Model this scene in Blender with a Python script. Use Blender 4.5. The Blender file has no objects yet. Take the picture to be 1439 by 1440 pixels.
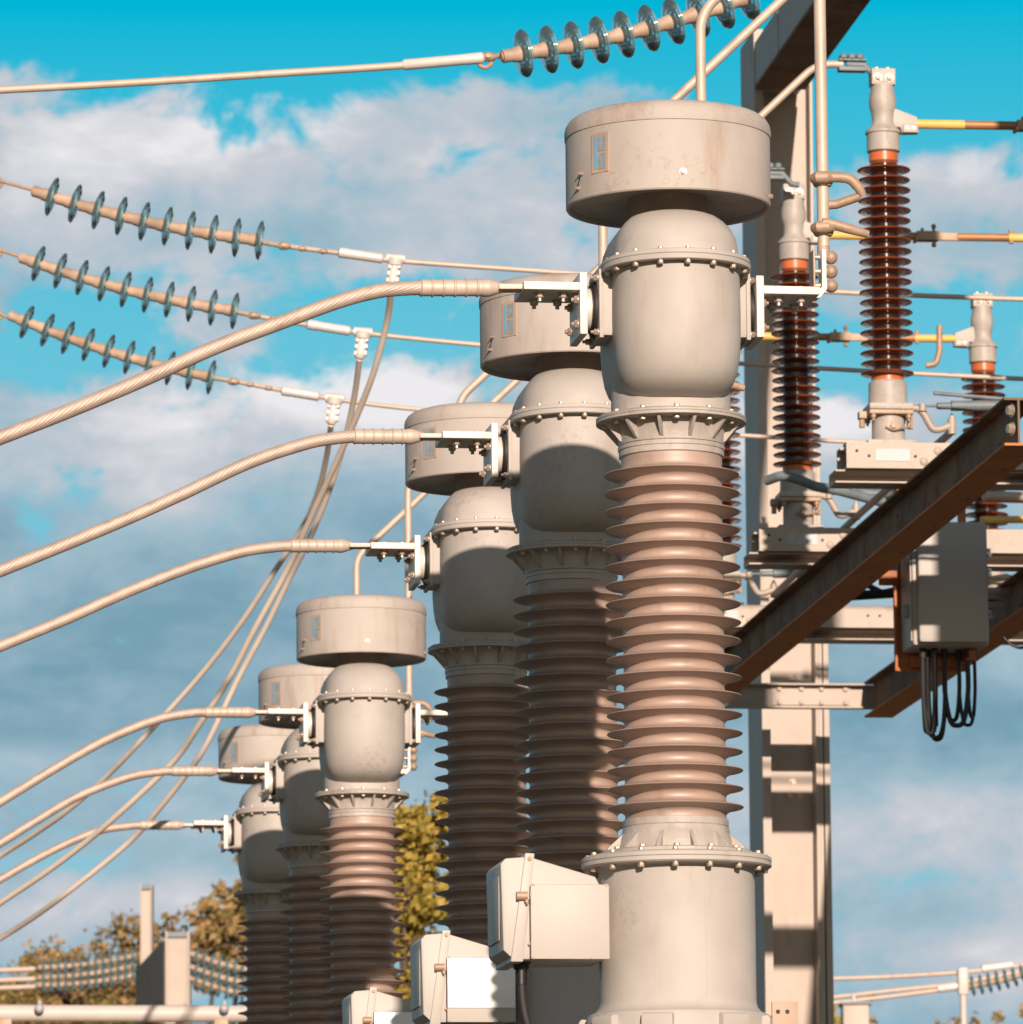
import bpy, bmesh, math, random
from mathutils import Vector, Matrix, noise

# ------------------------------------------------------------------ camera
S = bpy.context.scene
FPX = 8300.0
PITCH = math.atan(1293 / FPX)
ROLL = .008
CAM = Vector((0, 0, 1.6))
Fv = Vector((0, math.cos(PITCH), math.sin(PITCH)))
U0 = Vector((0, -math.sin(PITCH), math.cos(PITCH)))
Xv = Vector((1, 0, 0))
Rv = Xv * math.cos(ROLL) - U0 * math.sin(ROLL)
Uv = U0 * math.cos(ROLL) + Xv * math.sin(ROLL)
cd = bpy.data.cameras.new('camera')
cam = bpy.data.objects.new('camera', cd)
S.collection.objects.link(cam)
m = Matrix((Rv, Uv, -Fv)).transposed().to_4x4()
m.translation = CAM
cam.matrix_world = m
cd.sensor_width = 36
cd.lens = FPX / 1439 * 36
cd.clip_start = .5
cd.clip_end = 5000
cd.dof.use_dof = True
cd.dof.focus_distance = 23.5
cd.dof.aperture_fstop = 10
S.camera = cam

def ray(px, py):
    return Fv + Rv * ((px - 719.5) / FPX) + Uv * ((720 - py) / FPX)
def PY(px, py, Y):            # point on the sight line at distance Y down the yard
    d = ray(px, py); return CAM + d * (Y / d.y)
def PZ(px, py, z):
    d = ray(px, py); return CAM + d * ((z - 1.6) / d.z)
def scl(P):                   # metres per photo pixel at P
    return (P - CAM).dot(Fv) / FPX

# ------------------------------------------------------------------ sun, sky, exposure
SUN_EL = math.radians(16.0)
trav = Vector((-.150, 1, 0)).normalized()
sd = Vector((-trav.x * math.cos(SUN_EL), -trav.y * math.cos(SUN_EL), math.sin(SUN_EL)))  # towards the sun
sl = bpy.data.lights.new('sun', 'SUN')
sl.energy = 5.0
sl.angle = math.radians(.53)
sl.color = (1.0, .80, .665)
so = bpy.data.objects.new('sun', sl)
so.rotation_euler = sd.to_track_quat('Z', 'Y').to_euler()
so.location = (0, -30, 30)
S.collection.objects.link(so)
S.view_settings.view_transform = 'Standard'
S.view_settings.look = 'None'
S.view_settings.exposure = .2
S.view_settings.gamma = 1
S.view_settings.use_curve_mapping = False

def build_world():
    w = bpy.data.worlds.new('World'); S.world = w; w.use_nodes = True
    nt = w.node_tree; nt.nodes.clear(); L = nt.links
    def N(t, **k):
        n = nt.nodes.new(t)
        for a, b in k.items(): setattr(n, a, b)
        return n
    def put(sock, v):
        if isinstance(v, (int, float)): sock.default_value = v
        else: L.new(v, sock)
    def M(op, a, b=0.0, c=None, clamp=False):
        n = N('ShaderNodeMath', operation=op, use_clamp=clamp)
        put(n.inputs[0], a)
        if b is not None: put(n.inputs[1], b)
        if c is not None: put(n.inputs[2], c)
        return n.outputs[0]
    sky = N('ShaderNodeTexSky', sky_type='NISHITA', sun_disc=False)
    sky.sun_elevation = SUN_EL
    sky.sun_rotation = math.atan2(sd.x, sd.y)
    sky.air_density = 1.4; sky.dust_density = .6; sky.ozone_density = 2.5
    tc = N('ShaderNodeTexCoord')
    sep = N('ShaderNodeSeparateXYZ'); L.new(tc.outputs['Generated'], sep.inputs[0])
    x, y, z = sep.outputs
    # direction coordinates in hundreds of photo pixels (a ground-fixed compass bearing and height)
    bx = M('MULTIPLY', M('ARCTAN2', x, M('ABSOLUTE', y)), 84.1)
    bz = M('MULTIPLY', M('ARCSINE', z), 84.1)
    def sk(px, py):
        d = ray(px, py).normalized()
        return math.atan2(d.x, d.y) * 84.1, math.asin(d.z) * 84.1
    comb = N('ShaderNodeCombineXYZ'); L.new(bx, comb.inputs[0]); L.new(bz, comb.inputs[1])
    def fbm(scale, sy, detail, rough, off):
        mp = N('ShaderNodeMapping'); mp.inputs['Scale'].default_value = (scale, scale * sy, 1)
        mp.inputs['Location'].default_value = off
        L.new(comb.outputs[0], mp.inputs[0])
        n = N('ShaderNodeTexNoise'); n.inputs['Scale'].default_value = 1
        n.inputs['Detail'].default_value = detail; n.inputs['Roughness'].default_value = rough
        n.inputs['Distortion'].default_value = .25
        L.new(mp.outputs[0], n.inputs['Vector'])
        return n.outputs['Fac']
    n1 = fbm(.55, 1.4, 10, .64, (3.1, 7.7, 0))
    n2 = fbm(.38, 1.8, 9, .62, (11.3, 2.9, 4))
    def gauss(px, py, rx, ry, amp):
        cx, cy = sk(px, py)
        a = M('MULTIPLY', M('SUBTRACT', bx, cx), 100 / rx)
        b = M('MULTIPLY', M('SUBTRACT', bz, cy), 100 / ry)
        e = M('ADD', M('MULTIPLY', a, a), M('MULTIPLY', b, b))
        return M('MULTIPLY', M('EXPONENT', M('MULTIPLY', e, -1), None), amp)
    def summed(lst, start):
        v = start
        for g in lst: v = M('ADD', v, gauss(*g))
        return v
    # cloud cover: openings (negative) and banks (positive)
    cover = summed([
        (300, 10, 700, 95, -1.1), (1100, 40, 330, 130, -.7), (1300, 90, 260, 110, -.9), (330, 190, 110, 45, -.42), (370, 130, 150, 30, -.2),
        (600, 470, 170, 62, -.75), (420, 520, 90, 40, -.5), (150, 450, 90, 70, -.55), (260, 400, 60, 30, -.2),
        (1180, 520, 120, 75, -.62), (1400, 490, 90, 80, -.45), (1250, 200, 110, 40, -.35), (1400, 380, 80, 40, -.1),
        (790, 330, 60, 40, -.3), (1300, 1240, 190, 24, -.22), (60, 1215, 200, 18, -.28), (1180, 1230, 60, 60, -.1),
        (520, 560, 200, 50, .35), (170, 215, 200, 60, .42), (600, 240, 260, 90, .3), (1330, 250, 120, 60, .3), (1170, 610, 90, 50, .3),
        (720, 900, 1500, 330, .5), (300, 1330, 500, 70, .3), (1300, 1330, 300, 60, .25), (1300, 1140, 260, 60, .2), (450, 150, 200, 40, .2), (90, 320, 230, 50, .28), (560, 320, 210, 60, .38), (1330, 330, 140, 50, .35), (720, 160, 200, 50, .15)], .20)
    dens = M('ADD', M('MULTIPLY', M('SUBTRACT', n1, .5), 2.7), cover)
    mr = N('ShaderNodeMapRange', interpolation_type='SMOOTHSTEP')
    mr.inputs['From Min'].default_value = -.08; mr.inputs['From Max'].default_value = .36
    L.new(dens, mr.inputs['Value']); mask = mr.outputs[0]
    # cloud brightness: bright tops and dull undersides
    br = summed([(100, 300, 200, 60, .15), (600, 350, 220, 80, .15),
        (520, 560, 230, 60, .62), (160, 200, 230, 70, .5), (450, 130, 180, 40, .3), (620, 210, 160, 60, .25), (1330, 240, 130, 60, .35), (1160, 600, 160, 60, .55),
        (1280, 1150, 260, 60, .26), (1400, 1340, 130, 45, .40), (60, 1070, 120, 25, .20), (180, 1265, 240, 35, .22), (200, 620, 200, 110, .25),
        (400, 940, 900, 190, -.42), (1300, 1010, 260, 70, -.3), (1200, 1180, 200, 60, -.1), (260, 1320, 200, 40, -.12)], .47)
    br = M('ADD', br, M('MULTIPLY', M('SUBTRACT', n2, .5), 1.3))
    br = M('ADD', br, M('MULTIPLY', M('SUBTRACT', n1, .5), .5), clamp=True)
    cr = N('ShaderNodeValToRGB'); L.new(br, cr.inputs[0])
    e = cr.color_ramp.elements
    e[0].position = 0; e[0].color = (.19, .35, .45, 1)
    e[1].position = 1; e[1].color = (.90, .86, .87, 1)
    q = e.new(.42); q.color = (.37, .51, .60, 1)
    q = e.new(.70); q.color = (.60, .61, .66, 1)
    # clear sky: Nishita graded by height
    rp = N('ShaderNodeValToRGB')
    t = M('DIVIDE', M('ARCSINE', z), .30, clamp=True); L.new(t, rp.inputs[0])
    e = rp.color_ramp.elements
    def at(py): return math.asin(ray(720, py).normalized().z) / .30
    e[0].position = at(1440); e[0].color = (.235, .50, .64, 1)
    e[1].position = at(10); e[1].color = (.0, .50, .73, 1)
    for py, c in ((1240, (.27, .58, .70, 1)), (480, (.14, .58, .75, 1)), (180, (.05, .54, .74, 1))):
        q = e.new(at(py)); q.color = c
    q = e.new(1.0); q.color = (.02, .24, .44, 1)
    lum = N('ShaderNodeRGBToBW'); L.new(sky.outputs[0], lum.inputs[0])
    SK = .05
    lnorm = M('MULTIPLY', lum.outputs[0], SK)
    ratio = M('MINIMUM', M('ADD', .85, M('MULTIPLY', lnorm, .4)), 1.05)
    cg = N('ShaderNodeVectorMath', operation='SCALE'); L.new(rp.outputs[0], cg.inputs[0]); L.new(ratio, cg.inputs['Scale'])
    # graded look only low ahead; elsewhere plain Nishita, clouds thinned to cut fill light
    c1 = N('ShaderNodeVectorMath', operation='SCALE'); L.new(cg.outputs[0], c1.inputs[0]); c1.inputs['Scale'].default_value = .86 / SK
    mx = N('ShaderNodeMix', data_type='RGBA'); away = M('MAXIMUM', M('MULTIPLY', M('SUBTRACT', z, .27), 5, clamp=True), M('MULTIPLY', M('SUBTRACT', .75, y), 2.5, clamp=True)); L.new(away, mx.inputs[0])
    L.new(c1.outputs[0], mx.inputs[6]); L.new(sky.outputs[0], mx.inputs[7])
    c2 = N('ShaderNodeVectorMath', operation='SCALE'); L.new(cr.outputs[0], c2.inputs[0]); c2.inputs['Scale'].default_value = .86 / SK
    mx2 = N('ShaderNodeMix', data_type='RGBA'); L.new(M('MULTIPLY', M('MULTIPLY', mask, .95), M('SUBTRACT', 1, M('MULTIPLY', away, .85), clamp=True)), mx2.inputs[0])
    L.new(mx.outputs[2], mx2.inputs[6]); L.new(c2.outputs[0], mx2.inputs[7])
    bg = N('ShaderNodeBackground'); bg.inputs['Strength'].default_value = SK
    L.new(mx2.outputs[2], bg.inputs[0])
    out = N('ShaderNodeOutputWorld'); L.new(bg.outputs[0], out.inputs[0])
build_world()

# ------------------------------------------------------------------ materials
def mat(name, col, rough=.5, speck=0.0, metal=0.0, var=.10, vscale=6, dirt=None, dirt_amt=0.0, dscale=(3, 3, .6), bump=.0, bscale=60, spec=.5, coat=0.0, dthr=.55):
    m = bpy.data.materials.new(name); m.use_nodes = True
    nt = m.node_tree; L = nt.links; b = nt.nodes['Principled BSDF']
    b.inputs['Roughness'].default_value = rough; b.inputs['Metallic'].default_value = metal
    b.inputs['Specular IOR Level'].default_value = spec
    b.inputs['Coat Weight'].default_value = coat; b.inputs['Coat Roughness'].default_value = .12
    tc0 = nt.nodes.new('ShaderNodeTexCoord'); oi = nt.nodes.new('ShaderNodeObjectInfo')
    sc_ = nt.nodes.new('ShaderNodeVectorMath'); sc_.operation = 'SCALE'; sc_.inputs[0].default_value = (17, 11, 5); L.new(oi.outputs['Random'], sc_.inputs['Scale'])
    ad_ = nt.nodes.new('ShaderNodeVectorMath'); ad_.operation = 'ADD'; L.new(tc0.outputs['Object'], ad_.inputs[0]); L.new(sc_.outputs[0], ad_.inputs[1])
    class tc: outputs = {'Object': ad_.outputs[0]}
    n = nt.nodes.new('ShaderNodeTexNoise'); n.inputs['Scale'].default_value = vscale; n.inputs['Detail'].default_value = 6
    L.new(tc.outputs['Object'], n.inputs['Vector'])
    r = nt.nodes.new('ShaderNodeMapRange'); r.inputs['From Min'].default_value = .3; r.inputs['From Max'].default_value = .7
    r.inputs['To Min'].default_value = 1 - var; r.inputs['To Max'].default_value = 1 + var
    L.new(n.outputs['Fac'], r.inputs['Value'])
    s = nt.nodes.new('ShaderNodeVectorMath'); s.operation = 'SCALE'; s.inputs[0].default_value = col
    L.new(r.outputs[0], s.inputs['Scale'])
    last = s.outputs[0]
    if dirt:
        mp = nt.nodes.new('ShaderNodeMapping'); mp.inputs['Scale'].default_value = dscale
        L.new(tc.outputs['Object'], mp.inputs[0])
        d = nt.nodes.new('ShaderNodeTexNoise'); d.inputs['Scale'].default_value = 3; d.inputs['Detail'].default_value = 8; d.inputs['Roughness'].default_value = .62
        L.new(mp.outputs[0], d.inputs['Vector'])
        r2 = nt.nodes.new('ShaderNodeMapRange'); r2.interpolation_type = 'SMOOTHSTEP'
        r2.inputs['From Min'].default_value = dthr; r2.inputs['From Max'].default_value = dthr + .2
        r2.inputs['To Max'].default_value = dirt_amt
        L.new(d.outputs['Fac'], r2.inputs['Value'])
        mx = nt.nodes.new('ShaderNodeMix'); mx.data_type = 'RGBA'
        L.new(r2.outputs[0], mx.inputs[0]); L.new(last, mx.inputs[6]); mx.inputs[7].default_value = (*dirt, 1)
        last = mx.outputs[2]
    if speck:      # small chips and flecks of grime in the coating
        sn = nt.nodes.new('ShaderNodeTexNoise'); sn.inputs['Scale'].default_value = 38; sn.inputs['Detail'].default_value = 5; sn.inputs['Roughness'].default_value = .7
        L.new(tc.outputs['Object'], sn.inputs['Vector'])
        ln = nt.nodes.new('ShaderNodeTexNoise'); ln.inputs['Scale'].default_value = 2.3; ln.inputs['Detail'].default_value = 3; L.new(tc.outputs['Object'], ln.inputs['Vector'])
        pr_ = nt.nodes.new('ShaderNodeMath'); pr_.operation = 'MULTIPLY'; L.new(sn.outputs['Fac'], pr_.inputs[0]); L.new(ln.outputs['Fac'], pr_.inputs[1])
        r3 = nt.nodes.new('ShaderNodeMapRange'); r3.inputs['From Min'].default_value = .345; r3.inputs['From Max'].default_value = .40; r3.inputs['To Max'].default_value = speck
        L.new(pr_.outputs[0], r3.inputs['Value'])
        m3 = nt.nodes.new('ShaderNodeMix'); m3.data_type = 'RGBA'; L.new(r3.outputs[0], m3.inputs[0]); L.new(last, m3.inputs[6]); m3.inputs[7].default_value = (.22, .13, .08, 1)
        last = m3.outputs[2]
    L.new(last, b.inputs['Base Color'])
    rr = nt.nodes.new('ShaderNodeMapRange'); rr.inputs['To Min'].default_value = max(rough - .08, .02); rr.inputs['To Max'].default_value = min(rough + .1, 1)
    L.new(n.outputs['Fac'], rr.inputs['Value']); L.new(rr.outputs[0], b.inputs['Roughness'])
    if bump:
        nb = nt.nodes.new('ShaderNodeTexNoise'); nb.inputs['Scale'].default_value = bscale; nb.inputs['Detail'].default_value = 4
        L.new(tc.outputs['Object'], nb.inputs['Vector'])
        bp = nt.nodes.new('ShaderNodeBump'); bp.inputs['Strength'].default_value = bump; bp.inputs['Distance'].default_value = .01
        L.new(nb.outputs['Fac'], bp.inputs['Height']); L.new(bp.outputs[0], b.inputs['Normal'])
    return m

PAINT = mat('grey_paint', (.45, .42, .385), .60, speck=.22, var=.08, vscale=5, dirt=(.36, .27, .20), dirt_amt=.35, bump=.08, bscale=14)
HEADP = mat('weathered_grey_paint', (.44, .40, .36), .62, speck=.22, var=.09, vscale=4, dirt=(.30, .18, .11), dirt_amt=.48, dscale=(2.2, 2.2, .35), bump=.10, bscale=14, dthr=.50)
CAST = mat('cast_grey_paint', (.41, .375, .335), .5, speck=.22, var=.12, vscale=12, dirt=(.25, .18, .13), dirt_amt=.55, dscale=(4, 4, 1.2), bump=.25, bscale=40)
PORC = mat('grey_brown_porcelain', (.375, .275, .222), .50, var=.12, vscale=5, dirt=(.16, .115, .09), dirt_amt=.4, dscale=(3, 3, 1), spec=1.0)
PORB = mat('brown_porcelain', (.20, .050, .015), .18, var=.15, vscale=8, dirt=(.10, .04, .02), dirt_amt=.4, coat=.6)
PORK = mat('near_black_brown', (.022, .009, .006), .12, var=.2, coat=.3)
ORNG = mat('orange_glazed_ring', (.55, .14, .045), .35, var=.15)
NECK_SHADE = mat('shaded_neck_brown', (.36, .29, .24), .8, var=.15, vscale=10)
DARK = mat('black_rubber', (.018, .016, .015), .6, var=.2)
BLKC = mat('black_cable', (.012, .012, .014), .45, var=.2)
BLUG = mat('dark_blue_grey_paint', (.16, .20, .22), .5, var=.2, vscale=10)
ALU = mat('bright_aluminium', (.66, .61, .55), .5, metal=.15, var=.04, vscale=10, dirt=(.5, .42, .36), dirt_amt=.35)
ALUC = mat('aluminium_conductor', (.55, .45, .37), .52, metal=.15, var=.08, vscale=9, dirt=(.33, .24, .18), dirt_amt=.5, dscale=(2, 2, 2), bump=.05)
PALE = mat('pale_conductor', (.74, .64, .55), .5, metal=.1, var=.06)
STRD = mat('stranded_aluminium', (.46, .37, .31), .5, metal=.2, var=.14, vscale=14, dirt=(.26, .17, .12), dirt_amt=.5, dscale=(5, 5, 5))
WHT = mat('white_coated_clamp', (.66, .62, .58), .4, metal=.1, var=.05, vscale=20)
GALV = mat('galvanised_steel', (.42, .36, .305), .55, speck=.22, metal=.1, var=.12, vscale=3, dirt=(.30, .23, .18), dirt_amt=.4, dscale=(2, 2, .5), bump=.06, bscale=20)
BOLT = mat('zinc_bolt', (.46, .38, .31), .42, metal=.45, var=.15, vscale=30)
RUST = mat('rust_and_shade_brown', (.235, .165, .115), .78, spec=.2, var=.3, vscale=3, dirt=(.17, .07, .025), dirt_amt=.8, dscale=(2, 2, 2), bump=.3, bscale=30, dthr=.45)  # rusty beam webs, and the painted shade under the girder
RUSTF = mat('orange_rust_steel', (.52, .20, .06), .75, var=.15, vscale=4, dirt=(.16, .07, .03), dirt_amt=.7, dscale=(5, 5, 5), bump=.2, dthr=.6)
RUSTU = mat('rust_red_primer', (.42, .13, .04), .6, var=.2, vscale=7, dirt=(.55, .24, .07), dirt_amt=.7, dscale=(3, 3, 3), bump=.1)
YEL = mat('yellow_painted_tube', (.80, .50, .13), .5, var=.1, vscale=9, dirt=(.5, .3, .15), dirt_amt=.4)
BRNZ = mat('copper_brown_tube', (.42, .20, .085), .5, metal=.2, var=.15, vscale=8)
BUSH = mat('bronze_casting', (.40, .285, .20), .55, metal=.2, var=.15, vscale=18, dirt=(.2, .14, .1), dirt_amt=.5, bump=.15)
GBOX = mat('beige_enclosure', (.45, .42, .38), .5, speck=.0, var=.03, vscale=3, bump=.04)
LBL = mat('label_frame', (.44, .32, .24), .6, var=.1)
LBLB = mat('faded_label_panel', (.26, .30, .32), .35, var=.18, vscale=40)
LBLBL = mat('blue_label_strip', (.16, .36, .52), .4, var=.1)
DSTL = mat('dull_dark_steel', (.15, .14, .12), .7, var=.15)
SILV = mat('silver_plate', (.40, .42, .44), .5, metal=.1, var=.12, vscale=30)
CONC = mat('concrete', (.34, .32, .29), .9, var=.15, vscale=3, bump=.3)
BARK = mat('bark', (.10, .07, .05), .9, var=.3, vscale=6, bump=.4)
OLDINS = mat('weathered_cap', (.44, .32, .235), .6, var=.3, vscale=7, dirt=(.35, .20, .10), dirt_amt=.6, dscale=(5, 5, 5))
WPIPE = mat('white_painted_tube', (.58, .52, .47), .45, var=.04)
GLARE = mat('white_sun_glare', (.93, .91, .88), .3, var=.01, coat=.3)

def leafmat(name, c1, c2):
    m = bpy.data.materials.new(name); m.use_nodes = True
    nt = m.node_tree; L = nt.links; b = nt.nodes['Principled BSDF']
    g = nt.nodes.new('ShaderNodeNewGeometry')
    r = nt.nodes.new('ShaderNodeValToRGB'); r.color_ramp.elements[0].color = (*c1, 1); r.color_ramp.elements[1].color = (*c2, 1)
    L.new(g.outputs['Random Per Island'], r.inputs[0]); L.new(r.outputs[0], b.inputs['Base Color'])
    b.inputs['Roughness'].default_value = .6
    tr = nt.nodes.new('ShaderNodeBsdfTranslucent'); L.new(r.outputs[0], tr.inputs[0])
    mx = nt.nodes.new('ShaderNodeMixShader'); mx.inputs[0].default_value = .3
    L.new(b.outputs[0], mx.inputs[1]); L.new(tr.outputs[0], mx.inputs[2]); L.new(mx.outputs[0], nt.nodes['Material Output'].inputs[0])
    return m
LEAF_OR = leafmat('autumn_leaves', (.20, .18, .05), (.58, .36, .16))
LEAF_OL = leafmat('olive_leaves', (.14, .14, .03), (.42, .31, .09))
LEAF_GN = leafmat('yellow_green_leaves', (.24, .21, .03), (.62, .44, .10))

def glassmat():
    m = bpy.data.materials.new('teal_glass'); m.use_nodes = True
    nt = m.node_tree; L = nt.links; nt.nodes.remove(nt.nodes['Principled BSDF'])
    t = nt.nodes.new('ShaderNodeBsdfTransparent'); t.inputs[0].default_value = (.84, .96, .98, 1)
    g = nt.nodes.new('ShaderNodeBsdfGlossy'); g.inputs[0].default_value = (.9, 1, 1, 1); g.inputs['Roughness'].default_value = .12
    d = nt.nodes.new('ShaderNodeBsdfDiffuse'); d.inputs[0].default_value = (.48, .70, .75, 1)
    f = nt.nodes.new('ShaderNodeFresnel'); f.inputs[0].default_value = 1.5
    a = nt.nodes.new('ShaderNodeMixShader'); a.inputs[0].default_value = .17
    L.new(t.outputs[0], a.inputs[1]); L.new(d.outputs[0], a.inputs[2])
    c = nt.nodes.new('ShaderNodeMixShader'); L.new(f.outputs[0], c.inputs[0]); L.new(a.outputs[0], c.inputs[1]); L.new(g.outputs[0], c.inputs[2])
    L.new(c.outputs[0], nt.nodes['Material Output'].inputs[0])
    return m
GLASS = glassmat()

# ------------------------------------------------------------------ mesh helpers
class MB:
    def __init__(s): s.v = []; s.f = []; s.cuts = []
    def cut(s):            # what follows is a separate piece with an object of its own
        s.cuts.append((len(s.v), len(s.f))); return s
    def add(s, vs, fs, M=None):
        o = len(s.v)
        s.v += [(M @ Vector(v)) if M is not None else Vector(v) for v in vs]
        s.f += [tuple(i + o for i in f) for f in fs]
        return s
    def lathe(s, prof, seg=48, M=None, lobes=None):
        vs = []; fs = []; rows = []
        for r, z in prof:
            if r < 1e-6: rows.append([len(vs)]); vs.append((0, 0, z))
            else:
                rows.append(list(range(len(vs), len(vs) + seg)))
                for i in range(seg):
                    a = 2 * math.pi * i / seg; vs.append((r * math.cos(a), r * math.sin(a), z))
        for A, B in zip(rows, rows[1:]):
            for i in range(seg):
                j = (i + 1) % seg
                if len(A) == 1 and len(B) == 1: break
                if len(A) == 1: fs.append((A[0], B[j], B[i]))
                elif len(B) == 1: fs.append((A[i], A[j], B[0]))
                else: fs.append((A[i], A[j], B[j], B[i]))
        return s.add(vs, fs, M)
    def box(s, a, b, M=None, bev=0.0):
        x0, y0, z0 = a; x1, y1, z1 = b
        if bev <= 0:
            vs = [(x0, y0, z0), (x1, y0, z0), (x1, y1, z0), (x0, y1, z0), (x0, y0, z1), (x1, y0, z1), (x1, y1, z1), (x0, y1, z1)]
            fs = [(3, 2, 1, 0), (4, 5, 6, 7), (0, 1, 5, 4), (1, 2, 6, 5), (2, 3, 7, 6), (3, 0, 4, 7)]
            return s.add(vs, fs, M)
        bm = bmesh.new(); bmesh.ops.create_cube(bm, size=1)
        for v in bm.verts: v.co = Vector(((x0 + x1) / 2 + v.co.x * (x1 - x0), (y0 + y1) / 2 + v.co.y * (y1 - y0), (z0 + z1) / 2 + v.co.z * (z1 - z0)))
        bmesh.ops.bevel(bm, geom=bm.edges[:], offset=bev, segments=2, affect='EDGES', profile=.6)
        s.frombm(bm, M); return s
    def frombm(s, bm, M=None):
        bm.verts.index_update()
        s.add([v.co.copy() for v in bm.verts], [tuple(v.index for v in f.verts) for f in bm.faces], M); bm.free()
    def prism(s, poly, axis, a, b, M=None, bev=0.0):
        # polygon in the plane across `axis`, extruded from a to b
        def mk(p, t):
            if axis == 'y': return Vector((p[0], t, p[1]))
            if axis == 'x': return Vector((t, p[0], p[1]))
            return Vector((p[0], p[1], t))
        bm = bmesh.new()
        va = [bm.verts.new(mk(p, a)) for p in poly]; vb = [bm.verts.new(mk(p, b)) for p in poly]
        n = len(poly)
        bm.faces.new(va); bm.faces.new(vb[::-1])
        for i in range(n): bm.faces.new((va[i], vb[i], vb[(i + 1) % n], va[(i + 1) % n]))
        bmesh.ops.recalc_face_normals(bm, faces=bm.faces[:])
        if bev > 0: bmesh.ops.bevel(bm, geom=bm.edges[:], offset=bev, segments=2, affect='EDGES', profile=.6)
        s.frombm(bm, M); return s
    def tube(s, pts, r, seg=16, cap=True, lobes=0, twist=0.0, lob_h=.1):
        pts = [Vector(p) for p in pts]; n = len(pts)
        rad = r if isinstance(r, (list, tuple)) else [r] * n
        vs = []; fs = []; nrm = None; dist = 0
        for i, p in enumerate(pts):
            t = (pts[min(i + 1, n - 1)] - pts[max(i - 1, 0)]).normalized()
            if nrm is None:
                up = Vector((0, 0, 1)) if abs(t.z) < .9 else Vector((1, 0, 0))
                nrm = t.cross(up).normalized()
            nrm = (nrm - t * nrm.dot(t)).normalized(); bn = t.cross(nrm)
            if i: dist += (p - pts[i - 1]).length
            for k in range(seg):
                a = 2 * math.pi * k / seg; rr = rad[i]
                if lobes: rr *= 1 - lob_h * (1 - abs(math.sin(lobes * a / 2))); a += dist * twist
                vs.append(p + (nrm * math.cos(a) + bn * math.sin(a)) * rr)
        for i in range(n - 1):
            for k in range(seg):
                j = (k + 1) % seg
                fs.append((i * seg + k, i * seg + j, (i + 1) * seg + j, (i + 1) * seg + k))
        if cap:
            fs.append(tuple(range(seg))[::-1]); fs.append(tuple((n - 1) * seg + k for k in range(seg)))
        return s.add(vs, fs)
    def cyl(s, a, b, r, seg=20, r2=None): return s.tube([a, b], [r, r if r2 is None else r2], seg)
    def ball(s, c, r, M=None, seg=16):
        pr = [(r * math.sin(math.pi * i / 8), -r * math.cos(math.pi * i / 8)) for i in range(9)]
        pr[0] = (0, -r); pr[-1] = (0, r)
        T = Matrix.Translation(c)
        return s.lathe(pr, seg, (M @ T) if M is not None else T)
    def bolt(s, p, n, r, h, nut=True):
        q = Vector(n).to_track_quat('Z', 'Y').to_matrix().to_4x4(); T = Matrix.Translation(p) @ q
        s.lathe([(r * 1.25, 0), (r * 1.25, h * .2), (0, h * .2)], 14, T)
        s.lathe([(r, h * .2), (r, h * .85), (r * .85, h), (0, h)], 6, T)
        if nut: s.lathe([(r * .5, h * .9), (r * .5, h * 1.6), (0, h * 1.65)], 10, T)
        return s

col = S.collection
def obj(name, mb, material, parent=None, smooth=35, world=False, mats=None):
    if mb.cuts:
        cs = [(0, 0)] + mb.cuts + [(len(mb.v), len(mb.f))]; last = None
        for (v0, f0), (v1, f1) in zip(cs, cs[1:]):
            if v1 > v0:
                q = MB(); q.v = mb.v[v0:v1]; q.f = [tuple(i - v0 for i in f) for f in mb.f[f0:f1]]
                last = obj(name, q, material, parent, smooth, world)
        return last
    me = bpy.data.meshes.new(name)
    vs = mb.v
    if parent is not None and world:
        inv = (Matrix.Translation(parent.location) @ parent.rotation_euler.to_matrix().to_4x4()).inverted()
        vs = [inv @ v for v in vs]
    me.from_pydata(vs, [], mb.f)
    bm = bmesh.new(); bm.from_mesh(me); bmesh.ops.recalc_face_normals(bm, faces=bm.faces[:]); bm.to_mesh(me); bm.free()
    me.materials.append(material)
    if smooth:
        me.shade_smooth(); me.set_sharp_from_angle(angle=math.radians(smooth))
    o = bpy.data.objects.new(name, me); col.objects.link(o)
    if parent is not None: o.parent = parent
    return o
def tag(o, label=None, cat=None, group=None, kind=None):
    if label: o['label'] = label
    if cat: o['category'] = cat
    if group: o['group'] = group
    if kind: o['kind'] = kind
    return o
def thing(name, label, cat, loc=(0, 0, 0), rz=0, group=None):
    o = bpy.data.objects.new(name, None); col.objects.link(o)
    o.location = loc; o.rotation_euler = (0, 0, rz); o.empty_display_size = .2
    return tag(o, label, cat, group)
def copy_tree(o, parent=None):
    c = o.copy(); col.objects.link(c); c.parent = parent
    for ch in list(o.children): copy_tree(ch, c)
    return c
def smoothpts(pts, n=12):
    P = [Vector(p) for p in pts]; out = []
    for i in range(len(P) - 1):
        p0 = P[i - 1] if i else P[0] * 2 - P[1]; p1 = P[i]; p2 = P[i + 1]; p3 = P[i + 2] if i + 2 < len(P) else P[-1] * 2 - P[-2]
        for k in range(n):
            t = k / n
            out.append(.5 * ((2 * p1) + (-p0 + p2) * t + (2 * p0 - 5 * p1 + 4 * p2 - p3) * t * t + (-p0 + 3 * p1 - 3 * p2 + p3) * t ** 3))
    out.append(P[-1]); return out
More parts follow.
